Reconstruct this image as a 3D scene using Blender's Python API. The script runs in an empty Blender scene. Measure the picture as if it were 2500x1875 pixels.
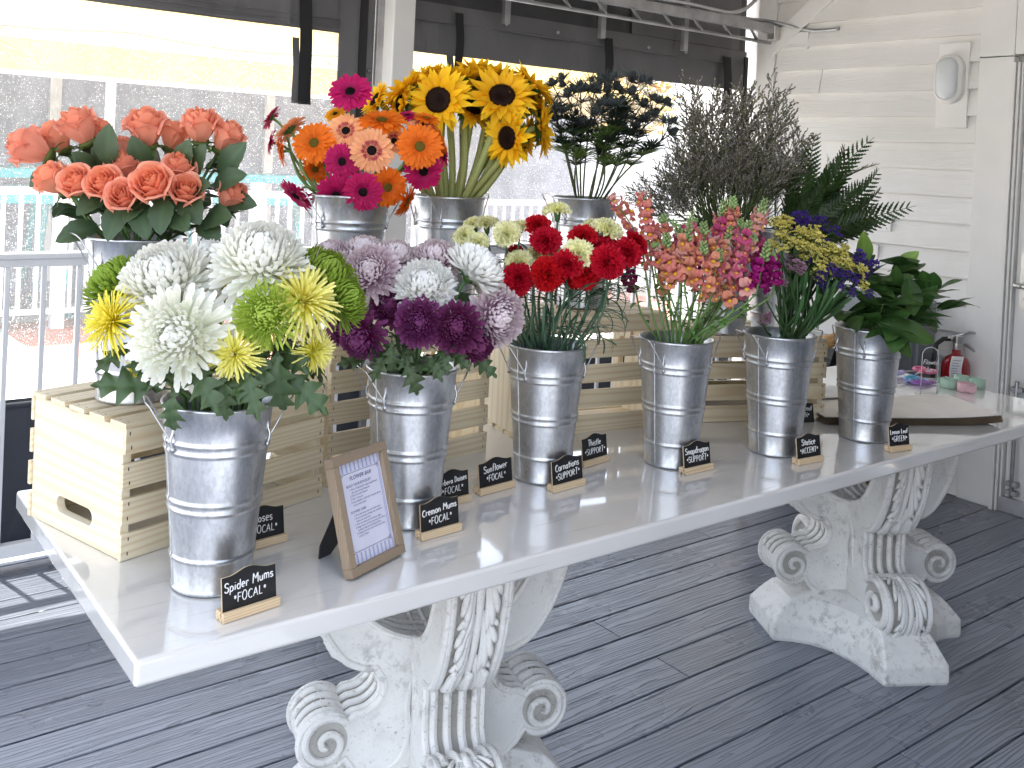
import bpy, math, random
import numpy as np
from mathutils import Vector, Matrix, Quaternion, noise as mnoise
random.seed(11); rng = np.random.default_rng(7)
PI = math.pi; EXPO = 2.32
SC = bpy.context.scene
COL = SC.collection

# ------------------------------------------------------------------ camera model (fitted to the photograph)
CF, CCX, CCY = 2390.8164, 1209.3117, 421.0707        # focal length and principal point in 2500x1875 pixels
YAW, PIT, ROL = 0.6444, 0.0152, 0.0465
CAM = np.array([-0.4722, -1.4706, 1.5424])
def cam_axes():
    f = np.array([math.sin(YAW)*math.cos(PIT), math.cos(YAW)*math.cos(PIT), -math.sin(PIT)])
    r = np.array([math.cos(YAW), -math.sin(YAW), 0.0]); u = np.cross(r, f)
    c, s = math.cos(ROL), math.sin(ROL)
    return c*r+s*u, -s*r+c*u, f
CR, CU, CD = cam_axes()
OV = 1.1302
def ray(ox, oy):
    px, py = ox*OV, oy*OV
    return CD + CR*(px-CCX)/CF - CU*(py-CCY)/CF
def at_depth(ox, oy, dep): return CAM + ray(ox, oy)*dep
def at_axis(ox, oy, ax, val):
    v = ray(ox, oy); return CAM + v*(val-CAM[ax])/v[ax]
def PY(ox, oy, y): return at_axis(ox, oy, 1, y)
def PX(ox, oy, x): return at_axis(ox, oy, 0, x)
def PZ(ox, oy, z): return at_axis(ox, oy, 2, z)
def depth_of(p): return float(np.dot(np.asarray(p)-CAM, CD))
def facing(fx, fy, fz):
    v = CR*fx + CU*fy - CD*fz
    return v/np.linalg.norm(v)

# ------------------------------------------------------------------ mesh builder
def rotm(axis, a): return np.array(Matrix.Rotation(a, 3, axis))
class MB:
    def __init__(s): s.V=[]; s.F=[]; s.C=[]; s.M=[]; s.S=[]; s.n=0
    def add(s, V, F, col=(.8,.8,.8), m=0, smooth=False, rnd=None):
        V = np.asarray(V, float).reshape(-1,3); k = len(V)
        c = np.asarray(col, float)
        if c.ndim == 1: c = np.tile(c[:3], (k,1))
        a = np.full((k,1), random.random() if rnd is None else rnd)
        s.V.append(V); s.C.append(np.hstack([c[:,:3], a]))
        s.F.extend([tuple(i+s.n for i in f) for f in F]); s.M.extend([m]*len(F)); s.S.extend([smooth]*len(F)); s.n += k
    def grid(s, P, col=(.8,.8,.8), m=0, smooth=True, cu=False, cv=False, rnd=None):
        P = np.asarray(P, float); a, b = P.shape[:2]; F=[]
        for i in range(a if cu else a-1):
            for j in range(b if cv else b-1):
                i2, j2 = (i+1)%a, (j+1)%b
                F.append((i*b+j, i2*b+j, i2*b+j2, i*b+j2))
        c = np.asarray(col, float)
        if c.ndim == 2: c = np.repeat(c, b, axis=0)
        elif c.ndim == 3: c = c.reshape(-1,3)
        s.add(P.reshape(-1,3), F, c, m, smooth, rnd)
    def box(s, c, d, R=None, col=(.8,.8,.8), m=0, rnd=None):
        h = np.array(d)/2.
        V = np.array([[x,y,z] for x in (-1,1) for y in (-1,1) for z in (-1,1)])*h
        if R is not None: V = V@np.asarray(R).T
        s.add(V+np.array(c), [(0,1,3,2),(4,6,7,5),(0,4,5,1),(2,3,7,6),(0,2,6,4),(1,5,7,3)], col, m, False, rnd)
    def tube(s, pts, r, n=8, col=(.8,.8,.8), m=0, caps=True, flat=None, smooth=True, rnd=None):
        pts = np.asarray(pts, float); k = len(pts)
        r = np.full(k, r) if np.isscalar(r) else np.asarray(r, float)
        T = np.gradient(pts, axis=0); T /= np.linalg.norm(T, axis=1)[:,None]+1e-12
        up = np.array([0,0,1.]) if abs(T[0][2]) < .9 else np.array([1.,0,0])
        if flat is not None: up = np.asarray(flat, float)
        rings=[]; nrm = up
        for i in range(k):
            nrm = nrm - T[i]*np.dot(nrm, T[i])
            L = np.linalg.norm(nrm)
            nrm = nrm/L if L > 1e-6 else np.array([1.,0,0])
            b = np.cross(T[i], nrm)
            a = np.linspace(0, 2*PI, n, endpoint=False)
            rings.append(pts[i] + r[i]*(np.outer(np.cos(a), nrm)*(0.45 if flat is not None else 1) + np.outer(np.sin(a), b)))
        P = np.array(rings); V = P.reshape(-1,3); F=[]
        for i in range(k-1):
            for j in range(n):
                F.append((i*n+j, i*n+(j+1)%n, (i+1)*n+(j+1)%n, (i+1)*n+j))
        if caps: F += [tuple(range(n-1,-1,-1)), tuple(range((k-1)*n, k*n))]
        c = np.asarray(col, float)
        if c.ndim == 2: c = np.repeat(c, n, axis=0)
        s.add(V, F, c, m, smooth, rnd)
    def lathe(s, prof, n=32, col=(.8,.8,.8), m=0, smooth=True, c=(0,0,0), rnd=None):
        a = np.linspace(0, 2*PI, n, endpoint=False)
        P = np.array([[[r*math.cos(t)+c[0], r*math.sin(t)+c[1], z+c[2]] for t in a] for r, z in prof])
        s.grid(P, col, m, smooth, False, True, rnd)
    def prism(s, poly, h0, h1, fn=lambda x,y,h:(x,y,h), col=(.8,.8,.8), m=0, mside=None, smooth=False, rnd=None):
        k = len(poly)
        V = [fn(x,y,h0) for x,y in poly] + [fn(x,y,h1) for x,y in poly]
        rnd = random.random() if rnd is None else rnd
        s.add(V, [tuple(range(k-1,-1,-1)), tuple(range(k,2*k))], col, m, False, rnd)
        s.add(V, [(i,(i+1)%k,k+(i+1)%k,k+i) for i in range(k)], col, m if mside is None else mside, smooth, rnd)
    def mesh(s, name):
        me = bpy.data.meshes.new(name)
        V = np.concatenate(s.V) if s.V else np.zeros((0,3))
        me.from_pydata(V.tolist(), [], s.F)
        at = me.color_attributes.new('Col', 'FLOAT_COLOR', 'POINT')
        if s.C: at.data.foreach_set('color', np.concatenate(s.C).astype(np.float32).ravel())
        me.polygons.foreach_set('material_index', s.M); me.polygons.foreach_set('use_smooth', s.S)
        me.update(); return me
    def build(s, name, mats, parent=None, loc=(0,0,0), rot=None, bevel=0, seg=2):
        me = s.mesh(name)
        for m in (mats if isinstance(mats,(list,tuple)) else [mats]): me.materials.append(m)
        return link(name, me, parent, loc, rot, bevel, seg)
def link(name, me, parent=None, loc=(0,0,0), rot=None, bevel=0, seg=2, scale=None):
    o = bpy.data.objects.new(name, me); COL.objects.link(o)
    o.parent = parent; o.location = loc
    if rot is not None:
        if isinstance(rot, Quaternion): o.rotation_mode='QUATERNION'; o.rotation_quaternion = rot
        else: o.rotation_euler = rot
    if scale is not None: o.scale = (scale,)*3 if np.isscalar(scale) else scale
    if bevel:
        b = o.modifiers.new('bevel','BEVEL'); b.width = bevel; b.segments = seg; b.limit_method='ANGLE'; b.angle_limit = math.radians(40)
    return o
def tag(o, label=None, cat=None, group=None, kind=None):
    if label: o['label'] = label
    if cat: o['category'] = cat
    if group: o['group'] = group
    if kind: o['kind'] = kind
    return o
def thing(name, label, cat, loc=(0,0,0), rz=0, group=None):
    o = bpy.data.objects.new(name, None); COL.objects.link(o); o.empty_display_size = .05
    o.location = loc; o.rotation_euler = (0,0,rz)
    return tag(o, label, cat, group)
def copy_tree(o, parent=None):
    c = o.copy(); COL.objects.link(c); c.parent = parent
    for ch in list(o.children): copy_tree(ch, c)
    return c

# ------------------------------------------------------------------ materials
def newmat(name):
    m = bpy.data.materials.new(name); m.use_nodes = True
    nt = m.node_tree; b = nt.nodes['Principled BSDF']; return m, nt, b
def nd(nt, typ, props=None, **inp):
    n = nt.nodes.new(typ)
    for k, v in (props or {}).items(): setattr(n, k, v)
    for k, v in inp.items():
        k = k.replace('_', ' ')
        s = n.inputs[int(k[1:])] if k[0]=='i' and k[1:].isdigit() else n.inputs[k]
        if isinstance(v, bpy.types.NodeSocket): nt.links.new(v, s)
        else: s.default_value = v
    return n
def c4(c): return (c[0], c[1], c[2], 1)
def ramp(nt, fac, stops):
    n = nt.nodes.new('ShaderNodeValToRGB'); e = n.color_ramp.elements
    while len(e) < len(stops): e.new(.5)
    for x, (p, c) in zip(e, stops): x.position = p; x.color = c4(c) if len(c)==3 else c
    nt.links.new(fac, n.inputs[0]); return n.outputs[0]
def math_(nt, op, a, b=0.0):
    n = nt.nodes.new('ShaderNodeMath'); n.operation = op
    for i, v in enumerate((a, b)):
        if isinstance(v, bpy.types.NodeSocket): nt.links.new(v, n.inputs[i])
        else: n.inputs[i].default_value = v
    return n.outputs[0]
def mix_(nt, fac, a, b, mode='MIX'):
    n = nt.nodes.new('ShaderNodeMix'); n.data_type='RGBA'; n.blend_type = mode
    for s, v in ((n.inputs[0],fac),(n.inputs[6],a),(n.inputs[7],b)):
        if isinstance(v, bpy.types.NodeSocket): nt.links.new(v, s)
        else: s.default_value = v if np.isscalar(v) else c4(v)
    return n.outputs[2]
def coords(nt, kind='Object', scale=(1,1,1), rnd=0):
    tc = nt.nodes.new('ShaderNodeTexCoord'); out = tc.outputs[kind]
    if rnd:
        at = nd(nt, 'ShaderNodeAttribute', {'attribute_name':'Col'})
        cmb = nd(nt, 'ShaderNodeCombineXYZ', X=math_(nt,'MULTIPLY',at.outputs['Alpha'],rnd*3.1), Y=math_(nt,'MULTIPLY',at.outputs['Alpha'],rnd), Z=math_(nt,'MULTIPLY',at.outputs['Alpha'],rnd*1.7))
        out = nd(nt, 'ShaderNodeVectorMath', {'operation':'ADD'}, i0=out, i1=cmb.outputs[0]).outputs[0]
    return nd(nt, 'ShaderNodeMapping', Vector=out, Scale=scale).outputs[0]
def noise(nt, vec, scale, detail=3, rough=.5, dist=0):
    return nd(nt, 'ShaderNodeTexNoise', Vector=vec, Scale=scale, Detail=detail, Roughness=rough, Distortion=dist).outputs[0]
def bump(nt, b, h, strength, dist=.002):
    n = nd(nt, 'ShaderNodeBump', Height=h, Strength=strength, Distance=dist); nt.links.new(n.outputs[0], b.inputs['Normal'])
def plain(name, col, rough=.5, metal=0, var=.12, vs=18, bs=0, bscale=60, spec=.5, coat=0):
    m, nt, b = newmat(name)
    v = coords(nt)
    n = noise(nt, v, vs, 4)
    c2 = tuple(max(0, x*(1-var)) for x in col); c1 = tuple(min(1, x*(1+var)) for x in col)
    nt.links.new(ramp(nt, n, [(.3,c2),(.7,c1)]), b.inputs['Base Color'])
    nt.links.new(math_(nt,'ADD', math_(nt,'MULTIPLY',n,.16), rough-.08), b.inputs['Roughness'])
    b.inputs['Metallic'].default_value = metal; b.inputs['Specular IOR Level'].default_value = spec
    b.inputs['Coat Weight'].default_value = coat
    if bs: bump(nt, b, noise(nt, v, bscale, 4), bs)
    return m
def vcol(name, rough=.55, transl=.3, spec=.35, hue=.0, val=.12, bs=0.0, bscale=300):
    """plant tissue: colour from the mesh, light passing through it"""
    m, nt, b = newmat(name)
    at = nd(nt, 'ShaderNodeAttribute', {'attribute_name':'Col'})
    oi = nd(nt, 'ShaderNodeObjectInfo')
    n = noise(nt, coords(nt), 40, 2)
    v = math_(nt,'ADD', 1-val, math_(nt,'MULTIPLY', math_(nt,'ADD', math_(nt,'ADD', oi.outputs['Random'], at.outputs['Alpha']), n), val*2/3))
    hs = nd(nt, 'ShaderNodeHueSaturation', Hue=math_(nt,'ADD', .5-hue/2, math_(nt,'MULTIPLY', oi.outputs['Random'], hue)), Value=v, Color=at.outputs['Color'])
    nt.links.new(hs.outputs[0], b.inputs['Base Color'])
    b.inputs['Roughness'].default_value = rough; b.inputs['Specular IOR Level'].default_value = spec
    tr = nd(nt, 'ShaderNodeBsdfTranslucent', Color=hs.outputs[0])
    mx = nd(nt, 'ShaderNodeMixShader', i0=transl, i1=b.outputs[0], i2=tr.outputs[0])
    nt.links.new(mx.outputs[0], nt.nodes['Material Output'].inputs[0])
    if bs: bump(nt, b, noise(nt, coords(nt), bscale, 3), bs)
    return m
def pine(name, light, dark, direction='X', scale=26, rough=.55):
    m, nt, b = newmat(name)
    sc = {'X':(.07,1,1),'Y':(1,.07,1),'Z':(1,1,.07)}[direction]
    v = coords(nt, 'Object', sc, rnd=9)
    warp = nd(nt,'ShaderNodeVectorMath',{'operation':'SCALE'}, i0=nd(nt,'ShaderNodeTexNoise',Vector=v,Scale=4.,Detail=3.).outputs['Color'], Scale=.22).outputs[0]
    v2 = nd(nt,'ShaderNodeVectorMath',{'operation':'ADD'}, i0=v, i1=warp).outputs[0]
    w = nd(nt,'ShaderNodeTexWave',{'wave_type':'RINGS','rings_direction':direction}, Vector=v2, Scale=scale, Distortion=1.2, Detail=2., Detail_Scale=1.2).outputs[1]
    fine = noise(nt, coords(nt,'Object',tuple(x*260 if x==1 else 14 for x in sc)), 1.0, 3)
    f = math_(nt,'ADD', math_(nt,'MULTIPLY',math_(nt,'POWER',w,2.2),.75), math_(nt,'MULTIPLY',fine,.3))
    col = ramp(nt, f, [(.1,light),(.95,dark)])
    big = noise(nt, coords(nt,'Object',(1,1,1),rnd=5), 5, 2)
    col = mix_(nt, math_(nt,'MULTIPLY',big,.35), col, tuple(x*.82 for x in dark))
    vor = nd(nt,'ShaderNodeTexVoronoi', Vector=coords(nt,'Object',{'X':(2.2,6,6),'Y':(6,2.2,6),'Z':(6,6,2.2)}[direction],rnd=3), Scale=1.).outputs[0]
    col = mix_(nt, ramp(nt, vor, [(.05,(1,1,1)),(.085,(0,0,0))]), col, tuple(x*y for x,y in zip(dark,(.45,.3,.2))))
    nt.links.new(col, b.inputs['Base Color']); b.inputs['Roughness'].default_value = rough
    b.inputs['Specular IOR Level'].default_value = .3
    bump(nt, b, f, .12, .001)
    return m
M = {}
M['pineX'] = pine('pine_wood_long_grain', (.86,.77,.57), (.74,.59,.38), 'X')
M['pineY'] = pine('pine_wood_end_panel', (.86,.80,.63), (.78,.66,.46), 'Y', 17)
M['woodbase'] = pine('sign_base_wood', (.78,.62,.42), (.60,.43,.25), 'X', 70)
M['oak'] = pine('frame_oak_wood', (.34,.26,.185), (.24,.18,.125), 'X', 120)
M['oakZ'] = pine('frame_oak_upright', (.36,.28,.20), (.26,.195,.135), 'Z', 120)
M['goldwood'] = pine('chair_honey_wood', (.55,.32,.12), (.38,.20,.07), 'Z', 60)
def galv():
    m, nt, b = newmat('galvanised_steel')
    oi = nd(nt,'ShaderNodeObjectInfo')
    v = nd(nt,'ShaderNodeVectorMath',{'operation':'ADD'}, i0=coords(nt,'Object',(1,1,.55)), i1=nd(nt,'ShaderNodeCombineXYZ',X=math_(nt,'MULTIPLY',oi.outputs['Random'],7.),Z=math_(nt,'MULTIPLY',oi.outputs['Random'],3.)).outputs[0]).outputs[0]
    vo = nd(nt,'ShaderNodeTexVoronoi', Vector=v, Scale=210.).outputs['Color']
    n = noise(nt, v, 26, 5, .65)
    n2 = noise(nt, nd(nt,'ShaderNodeVectorMath',{'operation':'MULTIPLY'}, i0=v, i1=(1,1,.25)).outputs[0], 42, 4, .6)  # upright streaks in the colour, standing in for vertical reflections
    f = math_(nt,'ADD', math_(nt,'MULTIPLY',nd(nt,'ShaderNodeSeparateColor',Color=vo).outputs[0],.13), math_(nt,'ADD',math_(nt,'MULTIPLY',n,.50),math_(nt,'MULTIPLY',n2,.48)))
    nt.links.new(ramp(nt, f, [(.30,(.36,.375,.40)),(.5,(.52,.535,.56)),(.70,(.68,.695,.715))]), b.inputs['Base Color'])
    b.inputs['Metallic'].default_value = .92
    nt.links.new(math_(nt,'ADD', .50, math_(nt,'MULTIPLY',f,-.26)), b.inputs['Roughness'])
    bump(nt, b, f, .025, .001)
    return m
M['galv'] = galv()
M['wire'] = plain('bright_steel_wire', (.55,.56,.58), .3, .95, .08)
M['steel'] = plain('grey_steel', (.42,.42,.43), .45, .85, .25, 9, .1)
def table_paint():
    m, nt, b = newmat('gloss_white_table_paint')
    v = coords(nt)
    n = noise(nt, v, 2.2, 4)
    col = ramp(nt, n, [(.3,(.70,.69,.67)),(.75,(.79,.78,.755))])
    sp = noise(nt, coords(nt,'Object',(2.2,60,60)), 1.6, 4, .6)
    col = mix_(nt, ramp(nt, sp, [(.60,(0,0,0)),(.72,(.6,.6,.6))]), col, (.45,.42,.385))
    nt.links.new(col, b.inputs['Base Color'])
    nt.links.new(math_(nt,'ADD',.03,math_(nt,'MULTIPLY',noise(nt,v,9,5),.13)), b.inputs['Roughness'])
    b.inputs['Specular IOR Level'].default_value = .75; b.inputs['Coat Weight'].default_value = 1.; b.inputs['Coat Roughness'].default_value = .035
    bump(nt, b, noise(nt, coords(nt,'Object',(1,6,6)), 7, 3), .05, .004)
    return m
M['table'] = table_paint()
def stone():
    m, nt, b = newmat('weathered_cast_stone')
    v = coords(nt)
    n1 = noise(nt, v, 5, 6, .65); n2 = noise(nt, v, 34, 5, .7); n3 = noise(nt, v, 140, 3, .6)
    col = ramp(nt, n1, [(.25,(.64,.62,.59)),(.5,(.80,.79,.76))])
    n4 = noise(nt, v, 7, 3)
    col = mix_(nt, math_(nt,'MULTIPLY',ramp(nt, n2, [(.38,(.7,.7,.7)),(.5,(0,0,0))]),ramp(nt,n4,[(.45,(0,0,0)),(.62,(1,1,1))])), col, (.40,.385,.37))
    col = mix_(nt, math_(nt,'MULTIPLY',ramp(nt, n3, [(.30,(.8,.8,.8)),(.40,(0,0,0))]),ramp(nt,n1,[(.40,(1,1,1)),(.55,(.15,.15,.15))])), col, (.30,.29,.28))
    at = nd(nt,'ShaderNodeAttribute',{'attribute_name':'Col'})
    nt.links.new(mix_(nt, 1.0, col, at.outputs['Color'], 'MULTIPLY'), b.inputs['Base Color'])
    b.inputs['Roughness'].default_value = .75; b.inputs['Specular IOR Level'].default_value = .25
    bump(nt, b, math_(nt,'ADD',n2,math_(nt,'MULTIPLY',n3,.7)), .35, .004)
    return m
M['stone'] = stone()
def deckmat():
    m, nt, b = newmat('grey_composite_decking')
    at = nd(nt, 'ShaderNodeAttribute', {'attribute_name':'Col'})
    v = coords(nt,'Object',(.5,7,7),rnd=17)
    warp = nd(nt,'ShaderNodeVectorMath',{'operation':'SCALE'}, i0=nd(nt,'ShaderNodeTexNoise',Vector=v,Scale=3.2,Detail=2.).outputs['Color'], Scale=.55).outputs[0]
    v2 = nd(nt,'ShaderNodeVectorMath',{'operation':'ADD'}, i0=v, i1=warp).outputs[0]
    w = nd(nt,'ShaderNodeTexWave',{'wave_type':'BANDS','bands_direction':'Y'}, Vector=v2, Scale=3.0, Distortion=4.2, Detail=2.5, Detail_Scale=1.1).outputs[1]
    g = ramp(nt, w, [(.12,(0,0,0)),(.34,(1,1,1))])
    n = noise(nt, coords(nt), 3, 4)
    base = ramp(nt, n, [(.3,(.190,.214,.262)),(.7,(.255,.280,.332))])
    base = mix_(nt, math_(nt,'MULTIPLY',at.outputs['Alpha'],.4), base, (.125,.138,.168))
    base = mix_(nt, math_(nt,'MULTIPLY',math_(nt,'SUBTRACT',1.,g),.5), base, (.10,.106,.12))
    scuff = noise(nt, coords(nt,'Object',(1.5,5,5)), 6, 6, .7)
    base = mix_(nt, ramp(nt, scuff, [(.56,(0,0,0)),(.75,(.55,.55,.55))]), base, (.25,.27,.31))
    nt.links.new(base, b.inputs['Base Color'])
    nt.links.new(math_(nt,'ADD',.19,math_(nt,'MULTIPLY',n,.2)), b.inputs['Roughness'])
    b.inputs['Specular IOR Level'].default_value = .75
    bump(nt, b, g, .8, .004)
    return m
M['deck'] = deckmat()
def siding():
    m, nt, b = newmat('white_painted_wood_siding')
    v = coords(nt,'Object',(9,.55,9),rnd=5)
    warp = nd(nt,'ShaderNodeVectorMath',{'operation':'SCALE'}, i0=nd(nt,'ShaderNodeTexNoise',Vector=v,Scale=2.,Detail=2.).outputs['Color'], Scale=.8).outputs[0]
    v2 = nd(nt,'ShaderNodeVectorMath',{'operation':'ADD'}, i0=v, i1=warp).outputs[0]
    w = nd(nt,'ShaderNodeTexWave',{'wave_type':'BANDS','bands_direction':'Z'}, Vector=v2, Scale=4., Distortion=2.5, Detail=2.).outputs[1]
    n = noise(nt, coords(nt), 2.5, 5)
    nt.links.new(ramp(nt, n, [(.3,(.76,.745,.71)),(.7,(.83,.815,.785))]), b.inputs['Base Color'])
    b.inputs['Roughness'].default_value = .5
    bump(nt, b, math_(nt,'ADD',w,math_(nt,'MULTIPLY',noise(nt,coords(nt,'Object',(1,.4,1)),60,4),.8)), .32, .0018)
    return m
M['siding'] = siding()
M['white'] = plain('white_trim_paint', (.79,.775,.745), .42, 0, .03, 6, .08, 30)
M['rail'] = plain('white_aluminium_rail', (.72,.73,.75), .4, 0, .03, 8)
def canvas(name, col):
    m, nt, b = newmat(name)
    v = coords(nt)
    n = noise(nt, v, 3, 4)
    nt.links.new(ramp(nt, n, [(.3,tuple(x*.85 for x in col)),(.7,tuple(x*1.15 for x in col))]), b.inputs['Base Color'])
    b.inputs['Roughness'].default_value = .5
    wr = noise(nt, coords(nt,'Object',(1.3,1,.5)), 3.5, 2, .5, 1.5)
    bump(nt, b, math_(nt,'ADD',wr,math_(nt,'MULTIPLY',noise(nt,v,400,2),.03)), .55, .03)
    return m
M['canvas'] = canvas('grey_vinyl_canvas', (.135,.133,.138))
M['canvasdark'] = canvas('dark_grey_canvas', (.05,.05,.054))
M['navy'] = canvas('navy_curtain_skirt', (.035,.04,.055))
M['strap'] = plain('black_webbing', (.012,.012,.013), .7, 0, .2, 60, .2, 300)
M['roof'] = plain('pale_tent_roof', (.62,.61,.60), .7, 0, .05)
M['black'] = plain('black_paint', (.012,.012,.014), .45, 0, .2, 30)
M['chalk'] = plain('chalkboard_black', (.010,.010,.012), .55, 0, .3, 40)
M['ink'] = plain('white_chalk_ink', (.85,.85,.85), .6, 0, .03)
M['mdf'] = plain('raw_board_edge', (.55,.43,.28), .7, 0, .1)
M['plate'] = plain('brushed_door_hardware', (.62,.60,.57), .32, .85, .1, 30)
M['greybox'] = plain('grey_enclosure_paint', (.25,.27,.29), .4, .2, .08)
M['blackpad'] = plain('black_upholstery', (.015,.016,.018), .55, 0, .2, 20, .15, 200)
M['red'] = plain('red_enamel', (.32,.012,.018), .25, 0, .06, 10, coat=.5)
M['rubber'] = plain('black_rubber', (.02,.02,.02), .6, 0, .1)
M['paper'] = plain('white_paper', (.80,.79,.80), .7, 0, .03)
M['kraft'] = plain('kraft_paper', (.40,.30,.20), .8, 0, .15, 30, .2, 40)
M['kraftpale'] = plain('pale_wrapping_paper', (.80,.76,.70), .75, 0, .06, 12, .25, 20)
M['tissue'] = plain('white_tissue_paper', (.78,.77,.76), .75, 0, .03, 8, .5, 25)
M['inkblue'] = plain('navy_print', (.05,.06,.16), .7, 0, .05)
M['stripe'] = plain('pale_blue_print', (.36,.40,.62), .7, 0, .05)
M['lilacpaper'] = plain('lilac_white_paper', (.66,.66,.78), .6, 0, .03)
for k, c in dict(pink=(.80,.20,.34), blue=(.12,.44,.66), purple=(.38,.16,.55), lilac=(.50,.42,.72)).items():
    M['p_'+k] = plain(k+'_plastic', c, .35, 0, .05)
M['ribgreen'] = plain('sage_ribbon', (.42,.60,.47), .7, 0, .08, 60, .3, 200)
M['ribpink'] = plain('blush_ribbon', (.74,.46,.50), .7, 0, .08, 60, .3, 200)
M['lampglass'] = plain('frosted_lamp_glass', (.66,.68,.69), .38, 0, .05, 8)
def acrylic(name, alpha, col=(1,1,1), rough=.03):
    m, nt, b = newmat(name)
    tr = nd(nt,'ShaderNodeBsdfTransparent', Color=c4(col)); gl = nd(nt,'ShaderNodeBsdfGlossy', Roughness=rough)
    fr = nd(nt,'ShaderNodeFresnel', IOR=1.45)
    mx = nd(nt,'ShaderNodeMixShader', i0=math_(nt,'MINIMUM',math_(nt,'ADD',fr.outputs[0],alpha),1.), i1=tr.outputs[0], i2=gl.outputs[0])
    nt.links.new(mx.outputs[0], nt.nodes['Material Output'].inputs[0]); return m
M['acrylic'] = acrylic('clear_acrylic', .03)
M['acryledge'] = plain('acrylic_edge', (.75,.78,.80), .2)
def vinyl():
    m, nt, b = newmat('clear_vinyl_with_droplets')
    v = coords(nt,'Object',(1,1,.85))
    tr = nd(nt,'ShaderNodeBsdfTransparent', Color=(.97,.98,.98,1))
    di = nd(nt,'ShaderNodeBsdfTranslucent', Color=(.9,.92,.93,1)); df = nd(nt,'ShaderNodeBsdfDiffuse', Color=(.85,.87,.88,1))
    gl = nd(nt,'ShaderNodeBsdfGlossy', Roughness=.08)
    milk = nd(nt,'ShaderNodeMixShader', i0=.35, i1=di.outputs[0], i2=df.outputs[0])
    drops = None
    for s, th, gate in ((165,.22,.55),(330,.22,.5)):
        vo = nd(nt,'ShaderNodeTexVoronoi', Vector=v, Scale=float(s)); sep = nd(nt,'ShaderNodeSeparateColor',Color=vo.outputs['Color']).outputs[0]
        d = math_(nt,'MULTIPLY', math_(nt,'LESS_THAN',vo.outputs['Distance'],math_(nt,'MULTIPLY',sep,th*1.5)), math_(nt,'GREATER_THAN',sep,gate))
        drops = d if drops is None else math_(nt,'MAXIMUM',drops,d)
    area = noise(nt, v, 1.3, 3)
    fac = math_(nt,'ADD', math_(nt,'MULTIPLY',math_(nt,'MULTIPLY',drops,.65),ramp(nt,area,[(.35,(.3,.3,.3)),(.6,(1,1,1))])), math_(nt,'ADD',.07,math_(nt,'MULTIPLY',noise(nt,coords(nt,'Object',(6,1,1)),2.,4),.11)))
    m1 = nd(nt,'ShaderNodeMixShader', i0=fac, i1=tr.outputs[0], i2=milk.outputs[0])
    fr = nd(nt,'ShaderNodeFresnel', IOR=1.3)
    m2 = nd(nt,'ShaderNodeMixShader', i0=math_(nt,'MULTIPLY',fr.outputs[0],.5), i1=m1.outputs[0], i2=gl.outputs[0])
    nt.links.new(m2.outputs[0], nt.nodes['Material Output'].inputs[0]); return m
M['vinyl'] = vinyl()
M['petal'] = vcol('flower_petal', .6, .32, .25, .007, .15)
M['leaf'] = vcol('green_leaf', .42, .18, .45, .02, .22, .15, 120)
M['stem'] = vcol('green_stem', .5, .05, .4, .015, .15)
M['dry'] = vcol('fine_dry_sprig', .7, .2, .2, .01, .2)
# outdoors
def ground_mat(name, a, b2, scale, bs=.3):
    m, nt, b = newmat(name); v = coords(nt)
    nt.links.new(ramp(nt, noise(nt, v, scale, 6, .65), [(.3,a),(.7,b2)]), b.inputs['Base Color']); b.inputs['Roughness'].default_value=.85
    bump(nt, b, noise(nt, v, scale*6, 4), bs, .01); return m
M['gravel'] = ground_mat('tan_paving', (.22,.19,.15), (.36,.32,.27), 3)
M['concrete'] = ground_mat('pale_concrete', (.52,.51,.50), (.64,.63,.61), 4)
def brick():
    m, nt, b = newmat('orange_brick_paving')
    br = nd(nt,'ShaderNodeTexBrick', Vector=coords(nt), Color1=(.40,.13,.06,1), Color2=(.32,.10,.05,1), Mortar=(.30,.22,.17,1), Scale=5., Mortar_Size=.012)
    nt.links.new(br.outputs[0], b.inputs['Base Color']); b.inputs['Roughness'].default_value=.85; return m
M['brick'] = brick()
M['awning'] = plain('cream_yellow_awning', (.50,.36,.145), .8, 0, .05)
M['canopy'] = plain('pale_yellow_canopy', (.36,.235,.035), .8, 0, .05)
M['teal'] = plain('teal_painted_wood', (.06,.46,.47), .5, 0, .08)
M['screen'] = plain('blue_grey_screen', (.24,.265,.33), .7, 0, .2, 4)
M['shingle'] = plain('tan_shingles', (.42,.34,.26), .85, 0, .3, 20)
M['stucco'] = plain('pale_siding', (.66,.68,.72), .7, 0, .06)
M['autumn'] = vcol('autumn_foliage', .6, .35, .2, .05, .3)
M['bark'] = plain('grey_bark', (.16,.12,.09), .9, 0, .3, 20, .4)
# ------------------------------------------------------------------ setting
TZ = 0.76                       # height of the table top
WX = 4.25                       # plane of the white siding wall
mb = MB()
y = -4.2; i = 0
while y < 2.42:
    x = -4.0 - random.random()*2
    while x < WX+.1:
        L = random.choice((3.66, 4.88, 2.44)); x1 = min(x+L, WX+.12)
        if x1-x > .05: mb.box(((x+x1)/2, y+.069, -.0125), (x1-x-.003, .1355, .025))
        x += L
    y += .142; i += 1
tag(mb.build('floor', M['deck'], bevel=.0025), kind='structure')
mb = MB(); mb.box((0,-.9,-.09), (8.4,6.6,.05)); tag(mb.build('subfloor', M['black']), kind='structure')

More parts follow.
